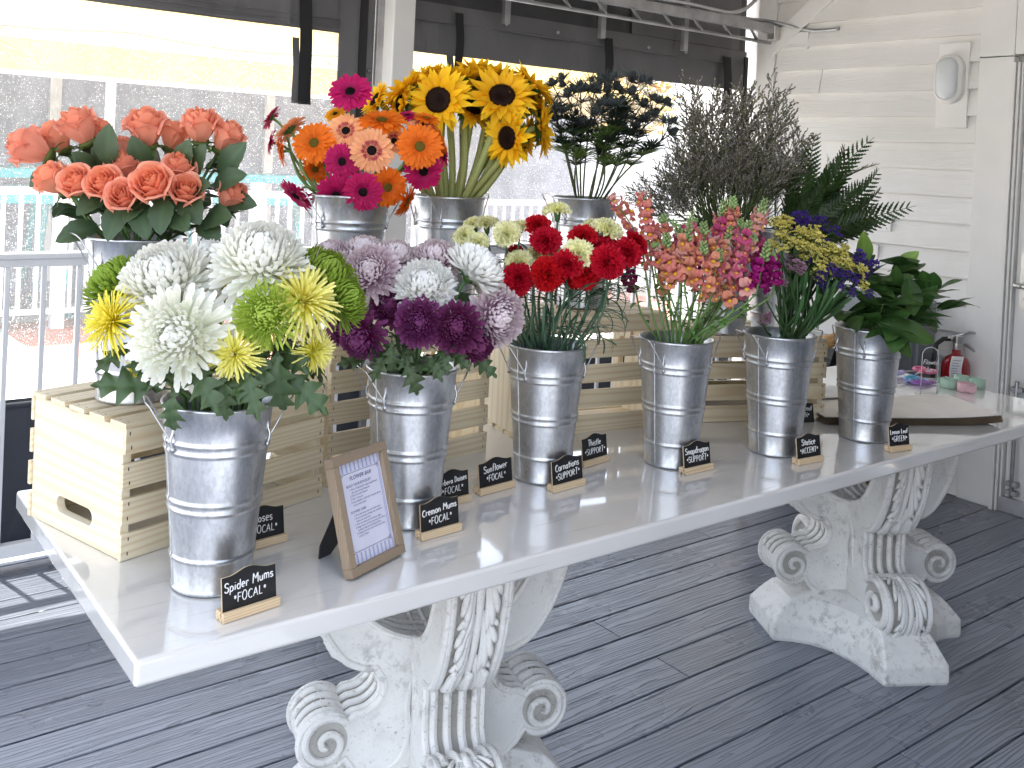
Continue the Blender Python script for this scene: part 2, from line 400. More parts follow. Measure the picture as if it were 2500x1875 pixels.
# white siding wall, everything fixed into it is a part
wall = thing('siding_wall', 'white painted lap siding wall with door at the right', 'wall', (WX, 1.0, 0))
mb = MB()
zs = [1.192-.132*k for k in range(9,-1,-1)] + [1.192+.132*k for k in range(1,16)]
yb = [(.93, 2.13)]
for k in range(len(zs)-1):
    z0, z1 = zs[k], zs[k+1]
    cut = [.93, 2.13]
    if random.random() < .45: cut.insert(1, random.uniform(1.25,1.9))
    for a, b2 in zip(cut[:-1], cut[1:]):
        d = .030; r = random.random()
        V = [(-d,a-1,z0),(-d,b2-1-.004,z0),(-.003,b2-1-.004,z1),(-.003,a-1,z1),(.02,a-1,z0),(.02,b2-1-.002,z0),(.02,b2-1-.002,z1),(.02,a-1,z1)]
        mb.add(V, [(0,1,2,3),(7,6,5,4),(0,4,5,1),(3,2,6,7),(0,3,7,4),(1,5,6,2)], rnd=r)
mb.build('siding', M['siding'], wall)
mb = MB(); mb.box((-.006,2.19-1,1.6),(.05,.12,3.2)); mb.box((-.01,2.255-1,1.6),(.03,.012,3.2)); mb.build('corner_board', M['white'], wall, bevel=.002)
mb = MB()
mb.box((-.012,.845-1,1.065),(.045,.165,2.13)); mb.box((-.012,.845-1,2.68),(.045,.165,1.09)); mb.box((-.012,.2-1,2.63),(.046,1.12,.98))
mb.build('door_casing', M['white'], wall, bevel=.003)
mb = MB()
for k,(yy,w,dx) in enumerate(((.752,.018,-.028),(.733,.012,-.018),(.719,.01,-.008))): mb.box((dx,yy-1,1.05),(.06,w,2.1), m=0)
mb.box((.0,.742-1,1.05),(.05,.004,2.1),m=1); mb.box((.0,.726-1,1.05),(.05,.004,2.1),m=1)
mb.build('door_frame', [M['white'],M['greybox']], wall, bevel=.002)
door = MB()
door.box((.006,.30-1,1.06),(.04,.82,2.02))
dr = door.build('door', M['white'], wall, bevel=.003)
mb = MB()
for zc, zh in ((1.62,.62),(.5,.62)):
    for yc in (.49,.13):
        for (dy,dz,w,h) in ((-.13,0,.018,zh),(.13,0,.018,zh),(0,zh/2,.278,.018),(0,-zh/2,.278,.018)): mb.box((-.018,yc+dy-1,zc+dz),(.012,w,h))
mb.build('door_moulding', M['white'], dr, bevel=.003)
hp = PX(2487/OV, 690/OV, WX)
mb = MB()
poly = [(.028*math.cos(t)*1., (.115 if math.sin(t)>0 else -.115)+.028*math.sin(t)) for t in np.linspace(0,2*PI,24,endpoint=False)]
mb.prism(poly, -.022, -.016, lambda x,y2,h:(h, x+.66-1, y2+1.085))
for dz in (.10,-.085): mb.lathe([(.006,0),(.006,.003),(0,.003)], 10, (.1,.1,.1), c=(0,0,0)) if False else mb.box((-.024,.66-1,1.085+dz),(.004,.009,.009), m=1)
mb.build('door_plate', [M['plate'],M['black']], dr, bevel=.001)
mb = MB(); mb.tube([(-.02,.66-1,1.06),(-.055,.66-1,1.06),(-.062,.655-1,1.06),(-.062,.60-1,1.055),(-.058,.55-1,1.05)], [.010,.010,.011,.010,.008], 10); mb.tube([(-.062,.66-1,1.06),(-.064,.695-1,1.063)],[.011,.014],10)
mb.build('door_handle', M['plate'], dr)
mb = MB(); mb.tube([(-.045,.665-1,.08),(-.045,.665-1,.62)], .009, 10)
for z in (.10,.58,.14): mb.box((-.035,.665-1,z),(.035,.05,.022))
mb.build('cane_bolt', M['steel'], dr, bevel=.002)
mb = MB(); mb.box((.02,.25-1,.035),(.12,1.0,.07)); mb.build('door_sill', M['steel'], wall, bevel=.003)
mb = MB(); mb.box((.10,1.0,1.6),(.12,4.2,3.2)); mb.build('wall_core', M['white'], wall, loc=(0,-1.2,0))
mb = MB()
a, b2 = PX(1700,78,WX), PX(1770,12,WX)
dv = b2-a; L = np.linalg.norm(dv); ang = math.atan2(dv[2], dv[1])
mb.box(((0), (a[1]+b2[1])/2-1, (a[2]+b2[2])/2), (.03, L*2.2, .10), rotm('X', ang)); mb.build('roof_trim', M['white'], wall, loc=(-.02,0,0), bevel=.003)
mb = MB(); mb.box((0,0,0),(.012,.26,.10)); w0 = PX(1700,92,WX); mb.build('flashing_plate', M['white'], wall, loc=(-.02,w0[1]-1.03,w0[2]), bevel=.002)

lp = PX(2330/OV, 195/OV, WX)
lamp = thing('wall_lamp', 'oval white bulkhead lamp on the siding wall', 'wall lamp', (WX-.018, lp[1], lp[2]))
mb = MB(); mb.box((-.006,-.01,-.03),(.02,.155,.42)); mb.build('mounting_board', M['white'], lamp, bevel=.002)
def stadium(a, h, n=16):
    return [(a*math.cos(t), (h if math.sin(t)>=0 else -h)+a*math.sin(t)) for t in np.linspace(0,2*PI,n*2,endpoint=False)]
mb = MB()
for (a0,a1,x0,x1) in ((.074,.072,-.016,-.045),(.072,.058,-.045,-.058)):
    P = np.array([[(x0,p[0],p[1]) for p in stadium(a0,.05)],[(x1,p[0],p[1]) for p in stadium(a1,.05)]])
    mb.grid(P, cv=True, smooth=False)
P = np.array([[(-.058,p[0],p[1]) for p in stadium(.058,.05)],[(-.05,p[0],p[1]) for p in stadium(.054,.05)]]); mb.grid(P, cv=True)
mb.build('housing', M['white'], lamp, bevel=.002)
mb = MB()
rings = [[(-.05-.035*math.sin(q), p[0]*math.cos(q), p[1]*math.cos(q)) for p in stadium(.0545,.05)] for q in np.linspace(0,1.45,7)]
mb.grid(np.array(rings), cv=True); mb.add(rings[-1],[tuple(range(len(rings[-1])))])
mb.build('lens', M['lampglass'], lamp)
for ox,oy,h,lab in ((2160,540,.10,'square white blank cover plate, upper one on siding'),(2128,612,.075,'small white blank plate lower on the siding')):
    p = PX(ox/OV, oy/OV, WX)
    mb = MB(); mb.box((-.022,0,0),(.012,.105,h)); mb.box((-.0285,-.03,-h*.35),(.002,.006,.006),m=1); mb.box((-.0285,.03,-h*.35),(.002,.006,.006),m=1)
    tag(mb.build('cover_plate', [M['white'],M['greybox']], loc=(WX,p[1],p[2]), bevel=.002), lab, 'cover plate')
bx = thing('electrical_box', 'grey metal enclosure box on siding wall behind the lemon leaves', 'box', (WX-.02, 1.30, .66))
mb = MB(); mb.box((-.09,0,0),(.16,.46,.56)); mb.build('enclosure', M['greybox'], bx, bevel=.02, seg=4)
mb = MB(); mb.box((-.172,0,0),(.012,.40,.50)); mb.build('lid', M['greybox'], bx, bevel=.006)
mb = MB(); mb.tube([(-.178,-.13,.08),(-.20,-.13,.08)],[.012,.009],10); mb.build('latch', M['wire'], bx)

# fire extinguisher on the wall
e0 = PX(2330/OV, 905/OV, WX-.10)
ex = thing('fire_extinguisher', 'red fire extinguisher hanging on white wall beside the door casing', 'fire extinguisher', (WX-.10, e0[1]-.005, PX(2061,772,WX-.10)[2]-.035), math.radians(53))
mb = MB(); mb.lathe([(0,-.30),(.060,-.30),(.064,-.29),(.064,-.015),(.063,.004),(.058,.022),(.046,.038),(.028,.048),(.020,.054),(.019,.075),(0,.075)], 28); mb.build('cylinder', M['red'], ex)
mb = MB()
P = np.array([[(.0648*math.cos(t),.0648*math.sin(t),z) for t in np.linspace(PI*.62,PI*1.45,14)] for z in (-.24,-.05)]); mb.grid(P, m=0)
for k in range(9):
    z = -.07-.018*k; t0 = PI*.98; t1 = PI*(1.30+.1*random.random())
    if k in (0,1): continue
    P = np.array([[(.0653*math.cos(t),.0653*math.sin(t),zz) for t in np.linspace(t0,t1,6)] for zz in (z,z+.006)]); mb.grid(P, m=1)
P = np.array([[(.0653*math.cos(t),.0653*math.sin(t),zz) for t in np.linspace(PI*.65,PI*1.42,10)] for zz in (-.085,-.058)]); mb.grid(P, m=2)
mb.build('instruction_label', [M['paper'],M['black'],M['greybox']], ex)
mb = MB(); mb.tube([(0,0,.07),(0,0,.115)],.017,12); mb.box((-.01,0,.125),(.045,.035,.035)); mb.build('valve', M['plate'], ex, bevel=.003)
mb = MB(); mb.tube([(0,.03,.135),(0,-.06,.16),(0,-.13,.155)],[.006,.008,.006],8); mb.build('carry_handle', M['wire'], ex)
mb = MB(); mb.tube([(0,.0,.125),(0,-.05,.10),(0,-.12,.045)],[.008,.009,.006],8); mb.build('squeeze_lever', M['wire'], ex)
mb = MB(); mb.tube([(0,.02,.125),(-.01,.07,.125),(-.015,.105,.10),(-.015,.115,.03),(-.01,.11,-.12),(-.01,.10,-.22)],.011,10); mb.build('hose', M['rubber'], ex)
mb = MB(); mb.tube([(-.0,.022,.125),(-.003,.052,.127)],.013,10); mb.build('hose_fitting', M['plate'], ex)
mb = MB(); P = np.array([[(-.072-.008*math.sin(v*5), .055-.058*u+.012*math.sin(v*4), .055-.15*v) for u in np.linspace(0,1,5)] for v in np.linspace(0,1,9)]); mb.grid(P)
for k in range(10):
    v=.12+.082*k
    P = np.array([[(-.0735-.008*math.sin(vv*5), .055-.058*u+.012*math.sin(vv*4), .055-.15*vv) for u in np.linspace(.15,.6+.25*random.random(),4)] for vv in (v,v+.02)]); mb.grid(P, m=1)
mb.build('inspection_tag', [M['paper'],M['greybox']], ex)

# roof of the tent (above the frame, it shades the deck)
mb = MB(); mb.box((.6,1.10,3.15),(7.6,2.9,.05)); mb.box((2.55,-1.28,3.15),(3.7,1.86,.05)); tent = thing('tent', 'pale canvas tent roof over the deck with an added unseen light-blocking curtain and posts', 'tent', (0,0,0)); mb.build('roof', M['roof'], tent)
mb = MB()
for off in (0,.004): mb.grid(np.array([[(x,-2.15+off+.03*math.sin(x*6),z) for x in np.linspace(.75,4.3,40)] for z in np.linspace(.05,3.1,8)]))
for off in (0,.004): mb.grid(np.array([[(4.3+off+.02*math.sin(y*6),y,z) for y in np.linspace(-2.15,-1.2,20)] for z in np.linspace(.05,3.1,8)]))
mb.build('added_shade_curtain', M['canvas'], tent)  # unseen curtain, added to block light and darken reflections at the front right
for x in (-2.6,.69):
    mb = MB(); mb.box((0,0,1.57),(.11,.11,3.12)); mb.build('post', M['white'], tent, loc=(x,-2.2,0), bevel=.006)  # unseen posts, added to show as streaks in the bucket reflections

# posts and railing
def post(x0,x1,y0,y1,lab):
    mb = MB(); mb.box(((x0+x1)/2,(y0+y1)/2,1.56),(x1-x0,y1-y0,3.12)); return tag(mb.build('post', M['white'], bevel=.006), lab, 'post')
post(1.70,1.81,2.20,2.285,'square white post between the two canvas curtains')
def railing(x0, x1, lab, yy=2.255):
    r = thing('deck_railing', lab, 'railing', (x0, yy, 0))
    L = x1-x0
    mb = MB(); mb.box((L/2,0,1.122),(L,.055,.022)); mb.box((L/2,0,1.098),(L,.036,.03)); mb.build('top_rail', M['rail'], r, bevel=.004)
    mb = MB(); mb.box((L/2,0,.085),(L,.036,.045)); mb.build('bottom_rail', M['rail'], r, bevel=.003)
    b = None
    for k in range(int(L/.118)):
        if b is None:
            mb = MB(); mb.box((0,0,.595),(.017,.017,.98)); b = mb.build('baluster', M['rail'], r, loc=(.06,0,0), bevel=.002)
        else:
            c = b.copy(); COL.objects.link(c); c.parent = r; c.location = (.06+.118*k,0,0)
    return r
railing(-1.72, 1.70, 'white aluminium railing left of the white post')
railing(1.81, 4.22, 'white aluminium railing right of the white post')

# curtains
YC = 2.36
def curtain_sheet(mb, x0, x1, z0, z1, m=0, wav=.01, n=40, nz=8, thick=.004):
    for off in (0, thick):
        P = np.array([[(x, YC+off+wav*math.sin(x*5.3+z*1.2)*math.sin(x*1.7+1)+wav*.5*math.sin(x*13+z*3), z) for x in np.linspace(x0,x1,n)] for z in np.linspace(z0,z1,nz)]); mb.grid(P, m=m)
def zc(ox, oy): return PY(ox, oy, YC)[2]
def xc(ox, oy): return PY(ox, oy, YC)[0]
c1 = thing('canvas_curtain', 'grey canvas curtain with clear window left of the white post', 'curtain', (0,0,0))
zv = zc(500,42); xr = xc(731,110); zs_ = .59
mb = MB(); curtain_sheet(mb,-2.0,xr+.01,zv,3.1); mb.build('top_band', M['canvas'], c1)
mb = MB()
for k in range(3): mb.tube([(x, YC-.004, zv+.012+k*.022) for x in np.linspace(-2,xr,30)], .0035 if k else .006, 6, flat=(0,1,0))
mb.build('hem', M['canvas'], c1)
mb = MB(); P = np.array([[(x, YC+.004*math.sin(x*7), z) for x in np.linspace(-2.0,xr,20)] for z in np.linspace(zs_,zv,8)]); mb.grid(P); mb.build('clear_window', M['vinyl'], c1)
mb = MB(); curtain_sheet(mb,-2.0,1.86,.04,zs_,wav=.006); mb.tube([(x,YC-.004,zs_-.02) for x in np.linspace(-2,1.8,20)],.012,6,flat=(0,1,0)); mb.build('skirt', M['navy'], c1)
mb = MB(); curtain_sheet(mb,xr,xr+.10,zs_,3.1,wav=.004,n=6); mb.build('side_band', M['canvas'], c1)
mb = MB(); mb.box((xr+.118,YC,1.8),(.036,.014,2.6)); mb.build('zip_strip', M['strap'], c1)
mb = MB(); curtain_sheet(mb,xr+.136,xr+.175,zs_,3.1,wav=.003,n=4)
for z in (1.2,1.55,1.9,2.25): mb.tube([(xr+.155,YC-.012,z),(xr+.155,YC-.002,z)],[.008,.011],10)
mb.build('snap_flap', M['canvas'], c1)
mb = MB(); mb.box((xr+.205,YC+.01,1.6),(.055,.06,3.1)); mb.build('metal_track', M['steel'], c1, bevel=.004)
xs = xc(649,100)
def strap(c, ox0, ox1, oyt, oyb, m, dy, col):
    x0 = xc(ox0,oyb); x1 = xc(ox1,oyb); xt0 = xc(ox0+3,oyt); xt1=xc(ox1+3,oyt); zb = zc(ox0,oyb); zt = zc(ox0,oyt)
    mb = MB()
    for off in (0,-.004):
        P = np.array([[(x0+(xt0-x0)*t+(x1-x0)*s, YC-dy+off-.012*math.sin(t*PI)**2, zb+(zt-zb)*t) for s in np.linspace(0,1,4)] for t in np.linspace(0,1,12)]); mb.grid(P)
    mb.tube([(x0,YC-dy-.002,zb),(x1,YC-dy-.002,zb)],.006,6)
    mb.build('strap', m, c)
strap(c1, 637, 663, -60, 222, M['strap'], .03, 0)
strap(c1, 626, 640, 80, 220, M['canvas'], .012, 0)
c2 = thing('canvas_curtain', 'dark grey canvas curtain with straps and snaps right of the white post', 'curtain', (0,0,0))
zf = zc(1300,75); zl = zc(1300,160); XR = 4.235
mb = MB(); curtain_sheet(mb,1.80,XR,zl,zf,wav=.012,n=70); mb.build('valance', M['canvas'], c2)
mb = MB()
for off in (0,-.006):
    P = np.array([[(x, YC-.012+off+.004*math.sin(x*9), z) for x in np.linspace(1.8,XR,60)] for z in np.linspace(zf-.055,zf+.025,4)]); mb.grid(P)
mb.tube([(x,YC-.018+.004*math.sin(x*9),zf-.055) for x in np.linspace(1.8,XR,60)],.005,6)
mb.build('flange', M['canvas'], c2)
for cx, cy in ((100,160),(445,218),(1060,320),(1310,350),(1790,420)):
    p = PY(1061.8+cx*.32, cy*.32, YC-.02)
    mb = MB(); mb.tube([(0,0,0),(0,-.008,0)],[.012,.008],12); mb.build('snap', M['steel'], c2, loc=tuple(p))
mb = MB(); curtain_sheet(mb,1.84,XR,zf+.02,3.1,wav=.006,n=50); mb.build('upper_canvas', M['canvasdark'], c2)
mb = MB()
for x0,x1 in ((1535/3.16,1),):
    a=xc(1061.8+940*.32,40); b2=xc(1061.8+1670*.32,60)
    P=np.array([[(x,YC-.012,z) for x in np.linspace(a,b2,10)] for z in np.linspace(zf+.03,3.05,6)]); mb.grid(P)
mb.build('patch_panel', M['canvas'], c2)
mb = MB(); P = np.array([[(x, YC+.004*math.sin(x*7), z) for x in np.linspace(1.84,xc(1602,200),20)] for z in np.linspace(zs_,zl,8)]); mb.grid(P); mb.build('clear_window', M['vinyl'], c2)
mb = MB(); curtain_sheet(mb,xc(1606,200),XR,zs_,zl,wav=.004,n=6); mb.build('side_band', M['canvas'], c2)
mb = MB(); curtain_sheet(mb,1.86,XR,.04,zs_,wav=.006); mb.build('skirt', M['navy'], c2)
mb = MB(); mb.box((XR-.02,YC-.03,1.4),(.03,.01,1.62)); mb.build('edge_strip', M['strap'], c2)
for (o0,o1,t,b2,mm,dy) in ((1293,1310,82,196,M['strap'],.035),(1282,1294,150,200,M['canvas'],.012),(1549,1565,122,242,M['strap'],.035),(1617,1627,150,245,M['strap'],.03),(972,988,28,148,M['strap'],.035),(958,972,118,170,M['canvas'],.012)):
    strap(c2,o0,o1,t,b2,mm,dy,0)

# truss and pipes under the roof edge
def PT(cx, cy, y=2.12): return PY(1061.8+cx*.32, cy*.32, y)
tr = thing('metal_truss', 'grey steel truss beam with diagonal web rods above the curtains', 'truss', (0,0,0))
a, b2 = PT(840,-5), PT(1905,205)
def bar(mb, a, b, w, h):
    a=np.array(a); b=np.array(b); d=b-a; L=np.linalg.norm(d); rz=math.atan2(d[1],d[0]); ry=-math.asin(d[2]/L)
    mb.box((a+b)/2,(L,w,h), rotm('Z',rz)@rotm('Y',ry))
ex0 = a+(a-b2)*1.2; zt = .5*(a[2]+b2[2])
mb = MB(); bar(mb, (ex0[0],a[1],zt), (b2[0],b2[1],zt), .04,.05); mb.build('top_chord', M['steel'], tr, bevel=.003)
la, lb = PT(320,-2), PT(1880,290); zl2 = lb[2]
mb = MB(); mb.tube([(la[0]-1.5,la[1],zl2),(lb[0],lb[1],zl2)], .010, 8); mb.build('bottom_chord', M['steel'], tr)
for k in range(14):
    x = lb[0]-.12-.235*k
    mb = MB(); mb.tube([(0,0,0),(-.075,0,zt-zl2-.01)],.008,8); mb.tube([(-.004,-.012,0),(-.095,-.012,zt-zl2-.01)],.005,6); mb.build('web_rod', M['steel'], tr, loc=(x,lb[1],zl2+.005))
for cx in (92,742,1303):
    p = PT(cx,250,2.30); mb = MB(); mb.box((0,0,.28),(.032,.03,.62)); mb.build('strut', M['steel'], tr, loc=(p[0],2.30,zf), bevel=.002)
mb = MB(); mb.box((0,0,0),(.05,.05,.08)); mb.build('wall_bracket', M['plate'], tr, loc=(4.19,lb[1],zl2+.06), bevel=.003)
def polytube(name, pts, r, mat, lab, cat):
    mb = MB(); P=[np.array(p,float) for p in pts]; out=[]
    for i in range(len(P)-1):
        p0=P[max(i-1,0)];p1=P[i];p2=P[i+1];p3=P[min(i+2,len(P)-1)]
        for t in np.linspace(0,1,7)[:-1]:
            out.append(.5*((2*p1)+(-p0+p2)*t+(2*p0-5*p1+4*p2-p3)*t*t+(-p0+3*p1-3*p2+p3)*t**3))
    out.append(P[-1]); mb.tube(out, r, 8)
    return tag(mb.build(name, mat), lab, cat)
polytube('conduit_pipe', [PT(300,-90),PT(1180,0),PT(1500,65),PT(1610,85),PT(1720,55),PT(1800,-20)], .011, M['wire'], 'thin metal conduit curving up above the truss beam', 'pipe')
polytube('conduit_pipe', [PT(300,-85),PT(1000,10),PT(1560,100),PT(1760,130),PT(1900,148), np.array([4.232,1.9,2.34])+0, np.array([4.232,1.72,2.335])], .010, M['steel'], 'metal conduit running from truss onto the white siding', 'pipe')
# ------------------------------------------------------------------ table on carved pedestals
TL, TW, TT = 3.21, .861, .0426
table = thing('table', 'long white gloss table on two carved stone pedestals', 'table', (0,0,0))
mb = MB(); mb.box((TL/2,TW/2,TZ-TT/2),(TL,TW,TT)); mb.build('tabletop', M['table'], table, bevel=.007, seg=4)
def crom(pts, n=6):
    P=[np.array(p,float) for p in pts]; out=[]
    for i in range(len(P)-1):
        p0=P[max(i-1,0)];p1=P[i];p2=P[i+1];p3=P[min(i+2,len(P)-1)]
        for t in np.linspace(0,1,n+1)[:-1]: out.append(.5*((2*p1)+(-p0+p2)*t+(2*p0-5*p1+4*p2-p3)*t*t+(-p0+3*p1-3*p2+p3)*t**3))
    out.append(P[-1]); return np.array(out)
UT = TZ-TT-.001
ARMO_ = crom([(.152,.388),(.185,.392),(.235,.420),(.287,.495),(.322,.595),(.335,UT)],6)
ARMI_ = crom([(.262,UT),(.256,.63),(.232,.560),(.185,.497),(.125,.458),(.055,.438),(0,.434)],6)
HW = .066
def leg_profile(kind):
    AK = .93 if kind=='side' else .86
    ARMO = np.array([((.15+(r-.15)*AK) if r>.15 else r, z) for r,z in ARMO_]); ARMI = np.array([(r*AK, z) for r,z in ARMI_])
    if kind == 'side':
        cr, cz, R = .258, .236, .060
        th = np.linspace(math.radians(-135), math.radians(140), 22)
        low = [(0,.12),(.09,.13)] + [tuple(p) for p in crom([(.09,.13),(.15,.135),(.195,.165)],4)[1:]]
        edge = [tuple(p) for p in crom([(.205,.285),(.165,.292),(.136,.318),(.132,.352),(.152,.388)],4)[1:]]
    else:
        cr, cz, R = .262, .186, .084
        th = np.linspace(math.radians(-115), math.radians(138), 22)
        low = [(0,.10),(.16,.10),(.21,.115)]
        edge = [tuple(p) for p in crom([(.196,.255),(.178,.275),(.172,.32),(.172,.375),(.160,.388)],4)[1:]]
    sc = [(cr+R*math.cos(t), cz+R*math.sin(t)) for t in th]
    return low+sc+edge+[tuple(p) for p in ARMO[1:]]+[tuple(p) for p in ARMI], len(low), cr, cz, R, ARMO, ARMI
def normals2(P, sgn=1):
    T = np.gradient(np.array(P),axis=0); T/= np.linalg.norm(T,axis=1)[:,None]; return np.stack([T[:,1]*sgn,-T[:,0]*sgn],1)
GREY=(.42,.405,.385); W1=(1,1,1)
def leaf_lobes(mb, path, nrm, half, tiers, r0=.0085):
    """a carved acanthus: stem and hanging lobes laid along a path (points r,z) with outward normals"""
    P = np.array(path); d = np.r_[0, np.cumsum(np.linalg.norm(np.diff(P,axis=0),axis=1))]; tot = d[-1]
    def at(s, u, h):
        s = min(max(s,0),tot); r = np.interp(s,d,P[:,0]); z = np.interp(s,d,P[:,1]); n = np.array([np.interp(s,d,nrm[:,0]), np.interp(s,d,nrm[:,1])])
        return (r+n[0]*h, u, z+n[1]*h)
    mb.tube([at(tot*t, 0, .002) for t in np.linspace(0,.97,16)], [.0115*(1-.5*t) for t in np.linspace(0,1,16)], 8, col=W1)
    st = 1.0/(tiers+.25)
    for k in range(tiers):
        s0 = tot*(k*st)
        for sg in (-1,1):
            for du,ds,rr,o in ((1.0,.62,1.0,.05),(.86,.92,1.05,.10),(.60,1.14,1.0,.16),(.34,1.22,.8,.24),(1.0,.30,.8,.0)):
                pts=[]; rad=[]
                for t in np.linspace(0,1,11):
                    u = sg*(.008+(half-.008)*du*t**.75); s = s0+tot*st*(o+ds*t**1.2)
                    pts.append(at(s,u,.001+.010*t*rr-.004*max(0,t-.85)*6)); rad.append(r0*rr*(.40+.75*t**1.3 if t<.82 else .98-2.6*(t-.82)))
                mb.tube(pts, rad, 7, col=W1)
def make_leg(kind):
    PROF, nl_, cr, cz, R, ARMO, ARMI = leg_profile(kind); mb = MB()
    mb.prism(PROF, -HW, HW, lambda r,z,h:(r,h,z), col=W1)
    edge = PROF[nl_:]
    if kind=='side': edge = PROF[2:]
    for sg in (-1,1):
        mb.tube([(r,sg*(HW-.001),z) for r,z in edge], .0085, 7, col=W1)
        # spiral of the volute with a sunk dark groove
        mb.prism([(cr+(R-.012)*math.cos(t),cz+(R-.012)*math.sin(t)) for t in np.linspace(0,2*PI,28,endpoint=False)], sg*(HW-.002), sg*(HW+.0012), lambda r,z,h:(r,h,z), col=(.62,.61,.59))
        sp=[]; rad=[]
        for t in np.linspace(0,1,64):
            a = math.radians(140)-t*2*PI*1.6; rr = (R-.004)*(1-t)**.9+.003
            sp.append((cr+rr*math.cos(a), sg*(HW+.002+.010*t), cz+rr*math.sin(a))); rad.append((.0105*(1-.12*t))*(R/.07))
        mb.tube(sp, rad, 8, col=W1)
        ctr=[(.035,.40),(.060,.36),(.075,.30),(.070,.24),(.085,.175),(.13,.145)] if kind=='side' else [(.05,.40),(.085,.36),(.095,.30),(.10,.24)]
        pc=crom(ctr,6); mb.tube([(p[0],sg*(HW-.001),p[1]) for p in pc], [.003+.005*math.sin(t*PI) for t in np.linspace(0,1,len(pc))], 6, col=W1)
        if kind=='side':
            for q0,q1,q2 in (((.02,.14),(.03,.18),(.025,.23)),((.05,.135),(.055,.16),(.03,.205))):
                mb.tube([(p[0],sg*(HW-.001),p[1]) for p in crom([q0,q1,q2],6)], [.003+.007*math.sin(t*PI) for t in np.linspace(0,1,13)], 6, col=W1)
    # flutes over the volute and below the arm
    a0,a1 = (math.radians(20),math.radians(136)) if kind=='side' else (math.radians(84),math.radians(134))
    up = [(p[0]+.001,p[1]) for p in PROF[nl_+22:nl_+22+16]]
    arcp=[(cr+(R-.001)*math.cos(a),cz+(R-.001)*math.sin(a)) for a in np.linspace(a0,a1,10)]
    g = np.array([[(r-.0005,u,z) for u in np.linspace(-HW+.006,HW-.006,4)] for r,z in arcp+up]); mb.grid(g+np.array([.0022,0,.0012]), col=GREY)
    for u in (-.048,-.017,.017,.048): mb.tube([(r,u,z) for r,z in arcp+up], .0105, 7, col=W1)
    for u in (-.036,0,.036): mb.tube([(.175,u,.388),(.205,u,.400),(.238,u,.420),(.262,u,.450)], [.004,.012,.014,.007], 8, col=W1)
    # flutes inside the curve of the arm
    for u in (-.045,-.015,.015,.045): mb.tube([(p[0],u,p[1]) for p in ARMI[4:]], .007, 6, col=W1)
    return mb, (cr,cz,R,ARMO)
LEGS={}
for kind in ('side','front'):
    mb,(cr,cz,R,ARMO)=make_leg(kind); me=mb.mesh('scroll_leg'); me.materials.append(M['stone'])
    mb=MB(); PA = ARMO[5:]; NA = normals2(PA,1)
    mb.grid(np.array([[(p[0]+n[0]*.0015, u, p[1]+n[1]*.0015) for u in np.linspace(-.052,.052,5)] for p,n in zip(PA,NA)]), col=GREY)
    for u in (-.0575,.0575): mb.tube([(p[0],u,p[1]) for p in ARMO[3:]], .0095, 7, col=W1)
    q_=ARMO[::-1][0:-6]; leaf_lobes(mb, q_, -normals2(q_,1), .044, 3)
    if kind=='front':
        ths = np.linspace(math.radians(96), math.radians(-75), 22)
        pth = [(cr+R*math.cos(t), cz+R*math.sin(t)) for t in ths]+[(cr+.045,.105),(cr+.085,.088)]
        nn = np.array([[math.cos(t),math.sin(t)] for t in ths]+[[.5,.85],[.5,.85]])
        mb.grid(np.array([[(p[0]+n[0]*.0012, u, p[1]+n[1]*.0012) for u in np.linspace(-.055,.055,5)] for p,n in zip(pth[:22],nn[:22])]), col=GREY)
        leaf_lobes(mb, pth, nn, .050, 2, .0080)
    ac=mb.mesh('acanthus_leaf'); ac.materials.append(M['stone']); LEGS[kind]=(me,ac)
def plinth_mesh():
    mb = MB()
    def ring(rt_, w, inset):
        pts=[]
        for k in range(4):
            rt = rt_*(1.06 if k%2==0 else .885); rn = rt_*(.885 if k%2==0 else 1.06)
            a = k*PI/2; c,s = math.cos(a), math.sin(a)
            for v in (-w,w): pts.append((rt*c-v*s, rt*s+v*c))
            a2=(k+1)*PI/2; p0=np.array(pts[-1]); c2,s2=math.cos(a2),math.sin(a2); p1=np.array((rn*c2+w*s2, rn*s2-w*c2)); ctr=np.array((math.cos(a+PI/4),math.sin(a+PI/4)))*inset
            for t in (.15,.3,.5,.7,.85): pts.append(tuple((1-t)**2*p0+2*t*(1-t)*ctr+t*t*p1))
        return pts
    levels=[(.372,.104,.165,0),(.376,.106,.17,.010),(.374,.105,.168,.060),(.366,.101,.160,.068),(.330,.088,.135,.105),(.300,.080,.12,.128),(.20,.06,.09,.150)]
    P=np.array([[(x,y,z) for x,y in ring(a,b,c)] for a,b,c,z in levels]); mb.grid(P, col=(1,1,1), smooth=False, cv=True)
    mb.add([(x,y,.150) for x,y in ring(.20,.06,.09)], [tuple(range(28))], (1,1,1))
    me = mb.mesh('plinth'); me.materials.append(M['stone']); return me
PLM = plinth_mesh()
def stoneify(o, lv=0, disp=.004, sc=9):
    b = o.modifiers.new('bevel','BEVEL'); b.width=.006; b.segments=3; b.limit_method='ANGLE'
    return o
for px_, rz in ((.828,math.radians(253.5)),(2.572,math.radians(240.5))):
    ped = link('pedestal', None, table, (px_,.42,0), (0,0,rz)); ped.empty_display_size=.1
    stoneify(link('plinth', PLM, ped))
    for k in range(4):
        q = (0,0,k*PI/2); me,ac = LEGS['front' if k%2==0 else 'side']
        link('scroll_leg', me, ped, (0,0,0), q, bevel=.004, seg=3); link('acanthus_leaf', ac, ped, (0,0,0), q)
    mb=MB(); mb.box((0,0,.26),(.125,.125,.33),col=(1,1,1)); mb.build('core', M['stone'], ped, bevel=.01)

